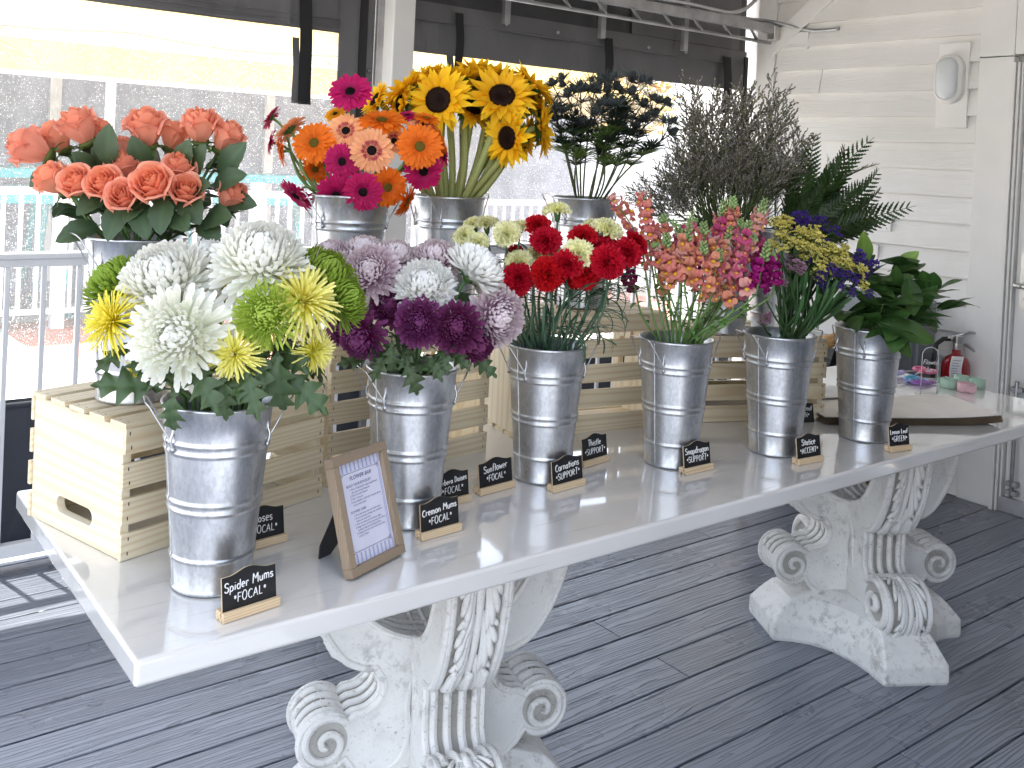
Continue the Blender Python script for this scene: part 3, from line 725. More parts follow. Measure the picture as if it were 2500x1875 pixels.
# ------------------------------------------------------------------ crates
CLn, CW, CH, ST = .50, .321, .247, .0095
def end_panel(mb, x0, x1, fn, hz):
    cy, hw, hh = CW/2, .048, .0165
    slot = [((hw if math.cos(t)>0 else -hw)+hh*math.cos(t)+cy, hh*math.sin(t)+hz) for t in np.linspace(0,2*PI,28,endpoint=False)]
    out=[]
    for (sy,sz) in slot:
        dy,dz=sy-cy,(sz-hz)*2.2+1e-9
        ts=[]
        if dy>1e-9: ts.append((CW-cy)/dy)
        if dy<-1e-9: ts.append((0-cy)/dy)
        if dz>0: ts.append((CH-hz)/dz)
        if dz<0: ts.append((0-hz)/dz)
        t=min(ts); out.append([cy+dy*t, hz+dz*t])
    for c in ((0,0),(CW,0),(CW,CH),(0,CH)):
        k=min(range(28), key=lambda i:(out[i][0]-c[0])**2+(out[i][1]-c[1])**2); out[k]=list(c)
    k=28; V=[fn(x0,*p) for p in out]+[fn(x0,*p) for p in slot]+[fn(x1,*p) for p in out]+[fn(x1,*p) for p in slot]; F=[]
    for i in range(k):
        j=(i+1)%k
        F += [(i,j,k+j,k+i),(2*k+j,2*k+i,3*k+i,3*k+j),(k+i,k+j,3*k+j,3*k+i),(j,i,2*k+i,2*k+j)]
    mb.add(V,F)
def make_crate(mode, label, loc, rz, grp='wooden crates used as risers'):
    t = thing('wooden_crate', label, 'crate', loc, rz, grp)
    if mode=='inv': fn=lambda x,y,z:(x,y,CH-z+0.0); dm=lambda d:d
    elif mode=='side': fn=lambda x,y,z:(x,z+ST,y); dm=lambda d:(d[0],d[2],d[1])
    for x0,x1 in ((.002,.020),(CLn-.020,CLn-.002)):
        mb=MB(); end_panel(mb,x0,x1,fn,CH-.052); o=mb.build('end_panel', M['pineY'] if mode=='inv' else M['pineZ'], t, bevel=.001)
        bpy.context.view_layer.update()
    sw=.0485; gap=(CH-4*sw)/3
    for yy in (-ST/2-.0005, CW+ST/2+.0005):
        mb=MB()
        for k in range(4):
            z=sw/2+k*(sw+gap); r=random.random()*50%1
            mb.box(fn(CLn/2+random.uniform(-.002,.002),yy,z), dm((CLn+random.uniform(0,.004),ST,sw)), rnd=r)
            for xx in (.011,CLn-.011):
                for dz in (-.015,.012): mb.box(fn(xx+random.uniform(-.003,.003), yy+(-ST/2 if yy<0 else ST/2), z+dz), dm((.0022,.0012,.007)), m=1)
        mb.build('side_slats', [M['pineX'],M['black']], t, bevel=.0012)
    mb=MB(); bw=.052; g2=(CW+2*ST-5*bw)/4
    for k in range(5):
        y=-ST+bw/2+k*(bw+g2)
        mb.box(fn(CLn/2+random.uniform(-.002,.002),y,-ST/2-.0005), dm((CLn+random.uniform(0,.004),bw,ST)))
        for xx in (.011,CLn-.011):
            for dy in (-.013,.013): mb.box(fn(xx,y+dy+random.uniform(-.003,.003),-ST), dm((.0024,.007,.0012)), m=1)
    mb.build('bottom_slats', [M['pineX'],M['black']], t, bevel=.0012)
    return t
M['pineZ'] = pine('pine_wood_upright_panel', (.85,.78,.61), (.74,.60,.40), 'Z', 17)
C1 = (.0809,.3776,.2776); C2=(.597,.558,.105); C3=(1.231,.660,-.19); C4=(1.790,.560,-.397)
make_crate('inv','pale pine crate upside down at the left end of table, under the roses', (C1[0],C1[1],TZ+.001), C1[2])
make_crate('side','pine crate lying on its side under the gerberas and sunflowers', (C2[0],C2[1]-ST,TZ+ST), C2[2])
make_crate('side','pine crate lying on its side under the thistles, handle slot at left', (C3[0],C3[1]-ST,TZ+ST), C3[2])
make_crate('inv','pine crate upside down under the misty filler and fern buckets', (C4[0],C4[1],TZ+.001), C4[2])

# ------------------------------------------------------------------ galvanised buckets
BH, BRT, BRB = .33, .0962, .0679
def bucket_proto():
    mb=MB(); prof=[]
    R=lambda z: BRB+(BRT-BRB)*z/BH
    prof += [(0,.012),(BRB-.003,.012),(BRB-.003,.003),(BRB-.001,0),(BRB+.002,0.001),(BRB+.0028,.004),(BRB+.002,.008),(R(.01),.011)]
    for zb_ in (.061,.147,.162,.250,.266):
        prof += [(R(zb_-.0075),zb_-.0075),(R(zb_-.005),zb_-.005),(R(zb_)+.0012,zb_-.0028),(R(zb_)+.0030,zb_),(R(zb_)+.0012,zb_+.0028),(R(zb_+.005),zb_+.005),(R(zb_+.0073),zb_+.0073)]
    prof += [(R(.32),.322),(BRT+.001,.3235),(BRT+.0032,.326),(BRT+.0032,.329),(BRT+.001,.331),(BRT-.0015,.329)]
    prof += [(R(.30)-.0025,.30),(R(.02)-.003,.016),(0,.016)]
    mb.lathe(prof, 72, c=(0,0,0))
    a=math.radians(193)
    pts=[((R(z)+.0005+(.0022 if any(abs(z-q)<.004 for q in (.061,.147,.162,.250,.266)) else 0))*math.cos(a),(R(z)+.0005+(.0022 if any(abs(z-q)<.004 for q in (.061,.147,.162,.250,.266)) else 0))*math.sin(a),z) for z in np.linspace(.004,.323,70)]
    mb.tube(pts, .0016, 6)
    body=mb.mesh('body'); body.materials.append(M['galv'])
    hs=[]
    mb=MB(); q=math.radians(30); r0=R(.272)+.0035
    e=[np.array((r0*math.cos(s),r0*math.sin(s),.272)) for s in (-q,q)]
    bar=[np.array((.124,-.036,.336)),np.array((.124,.036,.336))]
    HR=.0017; mb.tube([e[0]-np.array((0,0,.006)),e[0]+np.array((.003,0,0)),bar[0]*.9+e[0]*.1+np.array((0,0,.0)),bar[0]+np.array((.002,.004,0)),bar[1]+np.array((.002,-.004,0)),bar[1]*.9+e[1]*.1,e[1]+np.array((.003,0,0)),e[1]-np.array((0,0,.006))], HR, 8)
    h=mb.mesh('handle'); h.materials.append(M['wire'])
    mb=MB(); mb.tube([(.0,0,-.022),(.002,0,-.012),(.0045,0,-.003),(.0045,0,.004),(.001,0,.012),(-.001,0,.03)],.0026,7); mb.tube([(-.001,0,-.016),(.004,0,-.016)],.0045,8)
    ear=mb.mesh('ear'); ear.materials.append(M['wire'])
    return body,h,ear,R
BB,BHN,BEAR,BR_ = bucket_proto()
BK = {}
def bucket(key, label, x, y, zb, rz=-10):
    t = thing('flower_bucket', label, 'bucket', (x,y,zb), math.radians(rz), 'galvanised flower buckets')
    link('body', BB, t)
    for k in (0,1):
        h = link('handle', BHN, t, (0,0,0), (0,0,k*PI))
        for s in (-1,1):
            a=math.radians(30)*s; r=BR_(.272)+.001; link('ear', BEAR, h, (r*math.cos(a),r*math.sin(a),.272), (0,0,a))
    BK[key]=np.array((x,y,zb)); return t
bucket('spider','tall galvanised bucket of white and yellow spider mums, nearest the table corner',.1958,.2082,TZ+.001,-14)
bucket('cremon','galvanised bucket of purple and lilac mums beside the picture frame',.6563,.2929,TZ+.001,-8)
bucket('carn','galvanised bucket of red and pale yellow carnations',1.0941,.3669,TZ+.001,-12)
bucket('snap','galvanised bucket of peach and magenta snapdragons',1.4734,.2902,TZ+.001,-6)
bucket('stat','galvanised bucket of yellow and purple statice',1.8164,.2206,TZ+.001,-12)
bucket('lemon','galvanised bucket of lemon leaf greenery, nearest the kraft paper',2.1845,.1768,TZ+.001,-4)
bucket('rose','galvanised bucket of coral roses on the left crate',.150,.560,TZ+CH+ST+.002,-2)
bucket('gerb','galvanised bucket of gerberas on the crate, left of the sunflowers',.695,.672,TZ+CW+2*ST+.004,-12)
bucket('sunf','galvanised bucket of sunflowers on the crate',1.012,.705,TZ+CW+2*ST+.004,14)
bucket('thist','galvanised bucket of dark blue thistles on the crate',1.535,.745,TZ+CW+2*ST+.004,-18)
bucket('limo','galvanised bucket of misty purple filler on the right crate',2.012,.585,TZ+CH+ST+.002,-5)
bucket('fern','galvanised bucket of dark leatherleaf fern on the right crate',2.195,.53,TZ+CH+ST+.002,20)

# ------------------------------------------------------------------ chalkboard signs
def arc(cx,cy,rx,ry,a0,a1,n=9): return [(cx+rx*math.cos(math.radians(t)),cy+ry*math.sin(math.radians(t))) for t in np.linspace(a0,a1,n)]
G = {
'S':(.55,[arc(.27,.76,.22,.22,20,270,9)+arc(.27,.27,.24,.26,90,-160,9)]),'F':(.5,[[(.08,0),(.08,1)],[(.06,1),(.48,1)],[(.08,.55),(.4,.55)]]),
'O':(.66,[arc(.32,.5,.28,.5,90,460,16)]),'C':(.58,[arc(.34,.5,.29,.5,50,310,12)]),'A':(.62,[[(.02,0),(.3,1),(.58,0)],[(.12,.38),(.48,.38)]]),
'L':(.5,[[(.08,1),(.08,0),(.46,0)]]),'M':(.78,[[(.05,0),(.1,1),(.38,.45),(.66,1),(.72,0)]]),'R':(.58,[[(.08,0),(.08,1)]+arc(.1,.75,.38,.25,90,-90,8)+[(.1,.5),(.52,0)]]),
'G':(.62,[arc(.34,.5,.29,.5,50,330,12)+[(.6,.42),(.36,.42)]]),'D':(.6,[[(.08,0),(.08,1)]+arc(.08,.5,.46,.5,90,-90,10)]),'U':(.6,[[(.06,1),(.06,.3)]+arc(.3,.28,.24,.28,180,360,8)+[(.54,1)]]),
'P':(.55,[[(.08,0),(.08,1)]+arc(.1,.74,.38,.26,90,-90,8)]),'T':(.56,[[(.28,0),(.28,1)],[(.0,1),(.56,1)]]),'E':(.5,[[(.46,1),(.06,1),(.06,0),(.46,0)],[(.06,.52),(.38,.52)]]),
'N':(.62,[[(.07,0),(.07,1),(.54,0),(.54,1)]]),
'a':(.48,[arc(.22,.28,.19,.28,40,330,10),[(.41,.58),(.41,.06),(.46,0)]]),'b':(.48,[[(.06,1),(.06,0)],arc(.24,.28,.2,.28,170,-170,10)]),'c':(.42,[arc(.24,.29,.2,.29,50,310,9)]),
'd':(.5,[arc(.23,.28,.19,.28,30,330,10),[(.43,1),(.43,0)]]),'e':(.46,[[(.05,.3),(.4,.34)]+arc(.23,.3,.19,.29,10,310,10)]),'f':(.36,[arc(.28,.8,.14,.2,60,180,6)+[(.14,0)],[(.0,.55),(.3,.55)]]),
'g':(.48,[arc(.22,.28,.19,.28,40,330,10),[(.41,.58),(.41,-.15)]+arc(.23,-.15,.18,.18,0,-150,6)]),'h':(.48,[[(.06,1),(.06,0)],[(.06,.35)]+arc(.23,.36,.17,.2,170,0,6)+[(.4,0)]]),
'i':(.2,[[(.1,.56),(.1,0)],[(.1,.78),(.1,.82)]]),'l':(.22,[[(.1,1),(.1,.06),(.16,0)]]),'m':(.72,[[(.06,.58),(.06,0)],[(.06,.35)]+arc(.2,.38,.14,.18,170,0,6)+[(.34,0)],[(.34,.35)]+arc(.5,.38,.15,.18,170,0,6)+[(.65,0)]]),
'n':(.48,[[(.06,.58),(.06,0)],[(.06,.35)]+arc(.23,.36,.17,.2,170,0,6)+[(.4,0)]]),'o':(.48,[arc(.23,.29,.2,.29,90,460,12)]),'p':(.48,[[(.06,.58),(.06,-.32)],arc(.24,.28,.2,.28,170,-170,10)]),
'r':(.36,[[(.06,.58),(.06,0)],[(.06,.34)]+arc(.22,.36,.16,.2,170,50,5)]),'s':(.4,[arc(.2,.43,.15,.14,30,260,7)+arc(.2,.15,.16,.15,80,-150,7)]),'t':(.36,[[(.17,.9),(.17,.1),(.26,0)],[(.0,.58),(.34,.58)]]),
'u':(.48,[[(.06,.58),(.06,.2)]+arc(.23,.2,.17,.2,180,330,6)+[(.41,.58),(.41,0)]]),'w':(.62,[[(.03,.58),(.16,0),(.31,.45),(.46,0),(.6,.58)]]),
'*':(.36,[[(.05,.5),(.31,.72)],[(.05,.72),(.31,.5)],[(.18,.42),(.18,.8)]]),' ':(.3,[])}
def scribble(mb, text, cx, z, size, r, fn, jit=.03, slant=.06, rise=0.0):
    w = sum(G[c][0]+.10 for c in text)*size; x = cx-w/2; rs = random.Random(text)
    for c in text:
        gw, strokes = G[c]; dy = rs.uniform(-jit,jit); sc = rs.uniform(.93,1.07)
        for st in strokes:
            pts=[]
            for (u,v) in st: pts.append(fn(x+(u+v*slant)*size*1.0, z+(v*sc+dy)*size+rise*(x-cx)))
            run=[pts[0]]
            for i in range(1,len(pts)):
                run.append(pts[i])
                if i<len(pts)-1:
                    v1=np.array(pts[i])-np.array(pts[i-1]); v2=np.array(pts[i+1])-np.array(pts[i])
                    if np.dot(v1,v2)>.55*np.linalg.norm(v1)*np.linalg.norm(v2): continue
                if len(run)==2: run=[run[0], tuple((np.array(run[0])+np.array(run[1]))/2), run[1]]
                mb.tube(run, r, 6); run=[pts[i]]
        x += (gw+.10)*size
def sign(p0, p1, l1, l2, label, s1=.0155, s2=.0145, base=True, lean=8, rise=.0):
    p0=np.array(p0[:2]); p1=np.array(p1[:2]); w=np.linalg.norm(p1-p0); rz=math.atan2(p1[1]-p0[1],p1[0]-p0[0])
    t = thing('chalkboard_sign', label, 'sign', (p0[0],p0[1],TZ+.001), rz, 'flower name signs')
    W=w-.006; x0=.003; top=.058
    poly=[(x0,.0),(x0+W,.0),(x0+W,top)]
    for q in np.linspace(0,1,15)[1:-1]: poly.append((x0+W*(1-q), top+.0085*(.5-.5*math.cos(2*PI*min(1,max(0,(q-.12)/.76))))))
    poly.append((x0,top))
    la=math.radians(lean if base else 14); c,s=math.cos(la),math.sin(la); z0=.011 if base else 0; y0=.008
    fn=lambda x,z,h:(x, y0+h*c+z*s, z0+z*c-h*s)
    mb=MB(); mb.prism(poly,0,.0035,fn,mside=1); bd=mb.build('board',[M['chalk'],M['mdf']],t,bevel=.0004)
    mb=MB(); f2=lambda x,z:fn(x,z,-.0006)
    k=min(1,(W-.008)/(sum(G[ch][0]+.1 for ch in l1)*s1))
    scribble(mb,l1,x0+W/2,.0365,s1*k if k<1 else s1,.00105,f2,rise=rise)
    scribble(mb,l2,x0+W/2+.001,.0155,s2,.00085,f2,rise=rise)
    mb.build('lettering', M['ink'], bd)
    if base:
        mb=MB()
        mb.box((w/2,.0035,.008),(w,.007,.016)); mb.box((w/2,.0185,.008),(w,.0135,.016)); mb.box((w/2,.0105,.003),(w,.016,.0058)); mb.build('stand',M['woodbase'],t,bevel=.0008)
    return t
sign((.153,.043),(.259,.056),'Spider Mums','*FOCAL*','black chalkboard sign lettered Spider Mums, nearest the camera',rise=.06)
sign((.290,.293),(.388,.305),'Roses','*FOCAL*','chalkboard sign for Roses half hidden behind the spider mum bucket')
sign((.618,.168),(.723,.177),'Cremon Mums','*FOCAL*','chalkboard sign lettered Cremon Mums beside the picture frame',rise=.08)
sign((.742,.300),(.842,.309),'Gerbera Daises','*FOCAL*','chalkboard sign lettered Gerbera Daises behind the cremon sign',rise=.06)
sign((.878,.324),(.988,.335),'Sunflower','*FOCAL*','chalkboard sign lettered Sunflower between two bucket bases',rise=.06)
sign((1.041,.255),(1.149,.264),'Carnations','*SUPPORT*','chalkboard sign lettered Carnations in front of the carnation bucket',rise=.08)
sign((1.232,.361),(1.336,.375),'Thistle','*SUPPORT*','chalkboard sign lettered Thistle in front of the slatted crate')
sign((1.423,.190),(1.528,.190),'Snapdragon','*SUPPORT*','chalkboard sign lettered Snapdragon at the foot of its bucket')
sign((1.760,.096),(1.858,.088),'Statice','*ACCENT*','chalkboard sign lettered Statice at the foot of its bucket')
sign((2.107,.040),(2.190,.024),'Lemon Leaf','*GREEN*','chalkboard sign lettered Lemon Leaf, furthest right')
sign((2.098,.380),(2.190,.342),'Leather Leaf','*GREEN*','chalkboard sign ending in af, leaning on the right crate',base=False)

# ------------------------------------------------------------------ picture frame with printed sheet
fa=np.array((.408,.073)); fb=np.array((.556,.130)); FW=float(np.linalg.norm(fb-fa)); FH=.215; rz=math.atan2(fb[1]-fa[1],fb[0]-fa[0])
fr=thing('picture_frame','oak picture frame holding the printed flower bar instructions','picture frame',(fa[0],fa[1],TZ+.001),rz)
TI=-math.radians(17); bw=.0165; fd=.021
fo=link('frame', None, fr, (0,0,.001), (TI,0,0)) if False else None
def tilt(x,y,z): c,s=math.cos(-TI),math.sin(-TI); return (x, y*c+z*s, z*c-y*s+.006)
RT=np.array(Matrix.Rotation(TI,3,'X'))
mb=MB()
for (cx,cz,w,h,m) in ((FW/2,bw/2,FW,bw,0),(FW/2,FH-bw/2,FW,bw,0),(bw/2,FH/2,bw,FH-2*bw-.0006,1),(FW-bw/2,FH/2,bw,FH-2*bw-.0006,1)):
    mb.box(tilt(cx,fd/2,cz),(w,fd,h),RT,m=m)
mb.build('moulding',[M['oak'],M['oakZ']],fr,bevel=.0008)
mb=MB(); mb.box(tilt(FW/2,.012,FH/2),(FW-2*bw+.004,.003,FH-2*bw+.004),RT); sh=mb.build('printed_sheet',M['lilacpaper'],fr)
IW,IH=FW-2*bw,FH-2*bw
def q(mb,u0,v0,u1,v1,y=.0098,m=0):
    V=[tilt(bw+u*IW,y,bw+v*IH) for u,v in ((u0,v0),(u1,v0),(u1,v1),(u0,v1))]; mb.add(V,[(0,1,2,3)],m=m)
mb=MB()
for k in range(11):
    u=.02+k*.093
    q(mb,u,.0,u+.034,.10); q(mb,u,.90,u+.034,1.0)
for u in (.045,.075,.925,.955): q(mb,u,.13,u+.012,.87)
mb.build('stripes',M['stripe'],sh)
mb=MB()
for v in (.115,.888):
    pts=[tilt(bw+u*IW,.0096,bw+(v+.004*math.sin(u*160))*IH) for u in np.linspace(.12,.88,150)]; mb.tube(pts,.00028,4)
for u in (.06,.93):
    for v in (.115,.885):
        sg=1 if u<.5 else -1; s2=1 if v>.5 else -1
        for k in (0,1): mb.tube([tilt(bw+(u+sg*(.02*k+(.034-.004*t)*math.cos(t)))*IW,.0096,bw+(v+s2*(-.012*k+(.020-.0022*t)*math.sin(t)))*IH) for t in np.linspace(0,6.5,28)],.00035,4)
mb.build('ornament',M['inkblue'],sh)
def text_mesh(txt, size, align='LEFT', shear=0):
    cu=bpy.data.curves.new('txt','FONT'); cu.body=txt; cu.size=size; cu.align_x=align; cu.shear=shear; cu.resolution_u=2
    ob=bpy.data.objects.new('txt',cu); COL.objects.link(ob); dg=bpy.context.evaluated_depsgraph_get(); me=bpy.data.meshes.new_from_object(ob.evaluated_get(dg))
    bpy.data.objects.remove(ob); return me
def print_lines(rows):
    for nm,grp_ in rows:
        mb=MB()
        for txt,size,u,v,al,sh_ in grp_:
            me=text_mesh(txt,size,al,sh_); V=np.array([tuple(x.co) for x in me.vertices]); 
            if len(V)==0: continue
            P=[tilt(bw+u*IW+a[0],.0095,bw+v*IH+a[1]) for a in V]; mb.add(P,[tuple(p.vertices) for p in me.polygons])
        mb.build(nm,M['inkblue'],sh)
L=.0066
print_lines([('heading',[('FLOWER BAR',.0105,.5,.815,'CENTER',.25)]),
 ('steps',[('BUILD YOUR BOUQUET',L,.15,.75,'LEFT',.2),('1. Pick a 3 focal and/or supporting flowers',.0048,.2,.715,'LEFT',.25),('(the stars of your bouquet)',.0048,.24,.683,'LEFT',.25),('2. Pick 2-3 accent flowers',.0048,.2,.652,'LEFT',.25),('3. Pick 1-2 greens',.0048,.2,.62,'LEFT',.25),('4. Hold together, insert into bouquet sleeve,',.0048,.2,.588,'LEFT',.25),('and tie with ribbon',.0048,.24,.556,'LEFT',.25)]),
 ('care_notes',[('FLOWER CARE',L,.15,.49,'LEFT',.2),('1. Fill a clean vase with cool, fresh water',.0048,.2,.455,'LEFT',.25),('2. Remove leaves or foliage that would sit',.0048,.2,.425,'LEFT',.25),('below the water line',.0048,.24,.395,'LEFT',.25),('3. Trim the stems at a 45 degree angle',.0048,.2,.365,'LEFT',.25),('4. Keep flowers in the vase away from direct',.0048,.2,.335,'LEFT',.25),('sunlight, heat and ripening produce',.0048,.24,.305,'LEFT',.25),('5. Change the water and re-trim the stems',.0048,.2,.275,'LEFT',.25),('every 2-3 days',.0048,.24,.245,'LEFT',.25)])])
mb=MB(); 
pk=[(-.030,0),(.030,0),(.030,-.105),(.016,-.1395),(-.016,-.1395),(-.030,-.105)]
hz=np.array(tilt(FW*.36,fd,.132)); b_=math.radians(24)
mb.prism(pk,0,.0035,lambda x,z,h:(hz[0]+x, hz[1]+.002-z*math.sin(b_)+h, hz[2]+z*math.cos(b_)+h*.3)); mb.build('easel_back',M['black'],fr)
mb=MB(); mb.box(tilt(FW/2,fd+.0015,FH/2),(FW-.012,.003,FH-.012),RT); mb.build('backing',M['black'],fr)

# ------------------------------------------------------------------ right end of the table
def P2(ox,oy): return at_axis(ox,oy,2,TZ)
# wrapping paper stack
def stack(name,label,cx,cy,w,d,rz,n,th,m,mt,lift=0):
    t=thing(name,label,'paper',(cx,cy,TZ+.001),rz)
    for k in range(n):
        mb=MB(); dx,dy=random.uniform(-.006,.006),random.uniform(-.006,.006); z=th*k
        for off in (0,th*.55):
            P=np.array([[((u-.5)*w+dx, (v-.5)*d+dy, z+off+lift*(max(0,(u-.62)/.38)**2)*(1-.4*v)+.0012*math.sin(u*9+k)*math.sin(v*7+k)) for u in np.linspace(0,1,18)] for v in np.linspace(0,1,12)]); mb.grid(P)
        mb.build('sheet', m if k<n-1 else mt, t)
    return t
stack('wrapping_paper','stack of brown kraft wrapping paper sheets with curled edge, right end of table',2.53,.30,.60,.29,-.50,8,.0033,M['kraft'],M['kraftpale'],.012)
stack('tissue_paper','crumpled white tissue sheet lying on the kraft paper stack',2.44,.50,.18,.12,-.3,2,.003,M['tissue'],M['tissue'],.02).location.z=TZ+.028
def ribbon(label,ox,oy,r,h,m):
    p=P2(ox,oy); t=thing('ribbon_roll',label,'ribbon roll',(p[0],p[1],TZ+.001),random.random()*6)
    mb=MB(); prof=[(.010,0),(r,0),(r,h),(.010,h),(.010,0)]
    a=np.linspace(0,2*PI,40,endpoint=False)
    mb.grid(np.array([[((rr*(1+.012*math.sin(t_*9+i)))*math.cos(t_),(rr*(1+.012*math.sin(t_*9+i)))*math.sin(t_),z+(.0016*math.sin(t_*23) if z>0 else 0)) for t_ in a] for i,(rr,z) in enumerate(prof)]),cv=True)
    for k in range(5): mb.tube([((r*.25+r*.15*k)*math.cos(t_),(r*.25+r*.15*k)*math.sin(t_),h+.0006) for t_ in a],.0007,4)
    mb.build('roll',m,t)
    mb=MB(); P=np.array([[((r+.0012+.014*u*u)*math.cos(.9*u),(r+.0012+.014*u*u)*math.sin(.9*u),h*.12+h*.76*v+.003*math.sin(u*8+v)) for v in np.linspace(0,1,4)] for u in np.linspace(0,1,8)]); mb.grid(P); mb.build('loose_end',m,t)
ribbon('sage green ribbon roll left of the pink roll',2050,838,.030,.033,M['ribgreen'])
ribbon('blush pink ribbon roll in front of the green rolls',2085,846,.029,.031,M['ribpink'])
ribbon('sage green ribbon roll right of and behind the pink roll',2109,838,.030,.033,M['ribgreen'])
ribbon('pale sage ribbon roll furthest back behind the pink roll',2077,832,.028,.034,M['ribgreen'])
def scissors(label,ox,oy,rz,m,z=0.0):
    p=P2(ox,oy); t=thing('scissors',label,'scissors',(p[0],p[1],TZ+.007+z),rz,'craft scissors on the table')
    for sg in (-1,1):
        mb=MB(); a=np.linspace(0,2*PI,22)
        mb.tube([(.055+.036*math.cos(x),sg*.021+.019*math.sin(x)*(1+.25*math.cos(x)),.002*sg) for x in a],.0058,8,caps=False)
        mb.tube([(.022,sg*.010,.001*sg),(.0,-sg*.003,.001*sg),(-.015,-sg*.005,.001*sg)],[.006,.0065,.004],8); mb.build('handle',m,t)
        mb=MB(); mb.prism([(-.01,-sg*.002-.004),(-.01,-sg*.002+.004),(-.085,-sg*.001+.0008),(-.087,-sg*.001)],-.001,.001,lambda x,y,h:(x,y,h+.0012*sg)); mb.build('blade',M['wire'],t)
scissors('pink handled scissors lying on top of the blue pair',1988,813,.25,M['p_pink'],.010)
scissors('sky blue handled scissors at the front of the pile',1964,827,.05,M['p_blue'])
scissors('purple handled scissors right of the acrylic sign edge',2012,829,2.6,M['p_purple'])
scissors('pale lilac handled scissors at the back by the lemon leaf bucket',1948,811,2.9,M['p_lilac'],.008)
# clear acrylic arch sign
ap=P2(2006,855); ac=thing('acrylic_sign','clear acrylic arched sign with white Flower Bar script','sign',(ap[0],ap[1],TZ+.001),-.60)
arch=[(-.030,0),(.030,0)]+[(.030*math.cos(t),.140+.030*math.sin(t)) for t in np.linspace(0,PI,16)]
mb=MB(); mb.prism(arch,0,.003,lambda x,z,h:(x,h,z+.004)); pn=mb.build('panel',M['acrylic'],ac)
mb=MB(); mb.tube([(x,.0015,z+.004) for x,z in arch[1:]+[arch[0]]],.0014,6); mb.build('edge',M['acryledge'],pn)
mb=MB(); mb.box((0,.0015,.003),(.08,.045,.006)); mb.build('foot',M['acrylic'],ac,bevel=.001)
mb=MB(); f3=lambda x,z:(x,-.0008,z)
scribble(mb,'Flower',0,.112,.0175,.0012,f3,.02,.35); scribble(mb,'bar',0,.086,.0175,.0012,f3,.02,.35)
for k,zz in enumerate((.062,.056)): mb.tube([(-.02+.003*k,-.0008,zz),(0,-.0008,zz+.0005),(.02-.003*k,-.0008,zz)],.0007,4)
mb.build('script',M['ink'],pn)

# chair behind the table
ch=thing('chair','black padded armchair with honey wood frame behind the table','chair',(3.62,1.36,0),math.radians(200))
def part(name,mat,mb,bev=.0): return mb.build(name,mat,ch,bevel=bev)
mb=MB(); mb.box((0,0,.455),(.52,.50,.10)); part('seat',M['blackpad'],mb,.03)
mb=MB()
P=np.array([[(.30*math.sin(t)*(1+.05*z), .25*math.cos(t)*.8+.06+.10*z, .50+.36*z) for t in np.linspace(-1.25,1.25,14)] for z in np.linspace(0,1,6)])
mb.grid(P); mb.grid(P*np.array([.86,.86,1])+np.array([0,0,.004])); mb.tube([tuple(x) for x in (P[-1]*np.array([.93,.93,1]))],.026,8); part('backrest',M['blackpad'],mb)
for sx in (-1,1):
    for sy in (-1,1):
        mb=MB(); mb.tube([(sx*.23,sy*.21,.42),(sx*.26,sy*.235,0)],[.021,.013],10); part('leg',M['goldwood'],mb)
    mb=MB(); mb.tube([(sx*.285,.20,.80),(sx*.295,.0,.70),(sx*.29,-.20,.655),(sx*.285,-.235,.60)],[.018,.02,.02,.016],10); mb.tube([(sx*.285,-.22,.63),(sx*.25,-.21,.44)],[.016,.018],10); part('armrest',M['goldwood'],mb)
bn=thing('bench','low black padded bench against the siding wall under the grey box','bench',(4.02,1.52,0))
mb=MB(); mb.box((0,0,.56),(.34,.66,.09)); mb.build('cushion',M['blackpad'],bn,bevel=.03,seg=4)
mb=MB(); mb.box((0,0,.27),(.30,.60,.48)); mb.build('base',M['black'],bn,bevel=.006)
# ------------------------------------------------------------------ flowers: petals and blooms (unit size, axis +Z, stem attaches at the origin)
def C(h):  # srgb hex -> linear
    v=[int(h[i:i+2],16)/255 for i in (0,2,4)]; return np.array([x/12.92 if x<=.04045 else ((x+.055)/1.055)**2.4 for x in v])
def wp(kind):
    return {'round':lambda t: np.sin(np.clip(.08+.86*t**.8,0,1)*PI)**.55, 'strap':lambda t:(.55+.45*np.sin(np.minimum(t*1.25,1)*PI*.5))*np.clip((1.02-t)/.16,0,1)**.5,
     'point':lambda t: np.sin(np.clip(.12+.88*t**.75,0,1)*PI)**.8, 'spoon':lambda t:(.35+.65*t**1.3)*np.clip((1.03-t)/.22,0,1)**.5, 'thin':lambda t:(.75+.25*t)*np.clip((1.04-t)/.10,0,1)**.5,
     'leaf':lambda t: np.sin(np.clip(.04+.96*t**.85,0,1)*PI)**.75}[kind]
def petal(mb, az, r0, z0, L, W, e0, e1, kind, cup=0., c0=(1,1,1), c1=(1,1,1), nu=6, nv=3, roll=0., ctr=None, wob=0., cm=None, side=0.):
    t=np.linspace(0,1,nu); e=e0+(e1-e0)*t; st=L/(nu-1)
    rr=r0+np.r_[0,np.cumsum(np.cos((e[1:]+e[:-1])/2))*st]; zz=z0+np.r_[0,np.cumsum(np.sin((e[1:]+e[:-1])/2))*st]
    w=wp(kind)(t)*W/2; s=np.linspace(-1,1,nv)
    T=np.outer(w,s); N=cup*np.outer(w,s**2)+roll*np.outer(w,s)
    if wob: N=N+wob*np.random.default_rng(int(abs(az)*1e4)+1).normal(size=N.shape)*t[:,None]
    X=rr[:,None]-N*np.sin(e)[:,None]; Z=zz[:,None]+N*np.cos(e)[:,None]; Y=T+side*(t**2)[:,None]*L
    ca,sa=math.cos(az),math.sin(az)
    P=np.stack([X*ca-Y*sa, X*sa+Y*ca, Z],-1)
    c0=np.asarray(c0);c1=np.asarray(c1)
    if cm is None: c=c0+(c1-c0)*t[:,None]
    else: c=np.array([cm(x) for x in t])
    mb.grid(P, c)
GA=2.399963
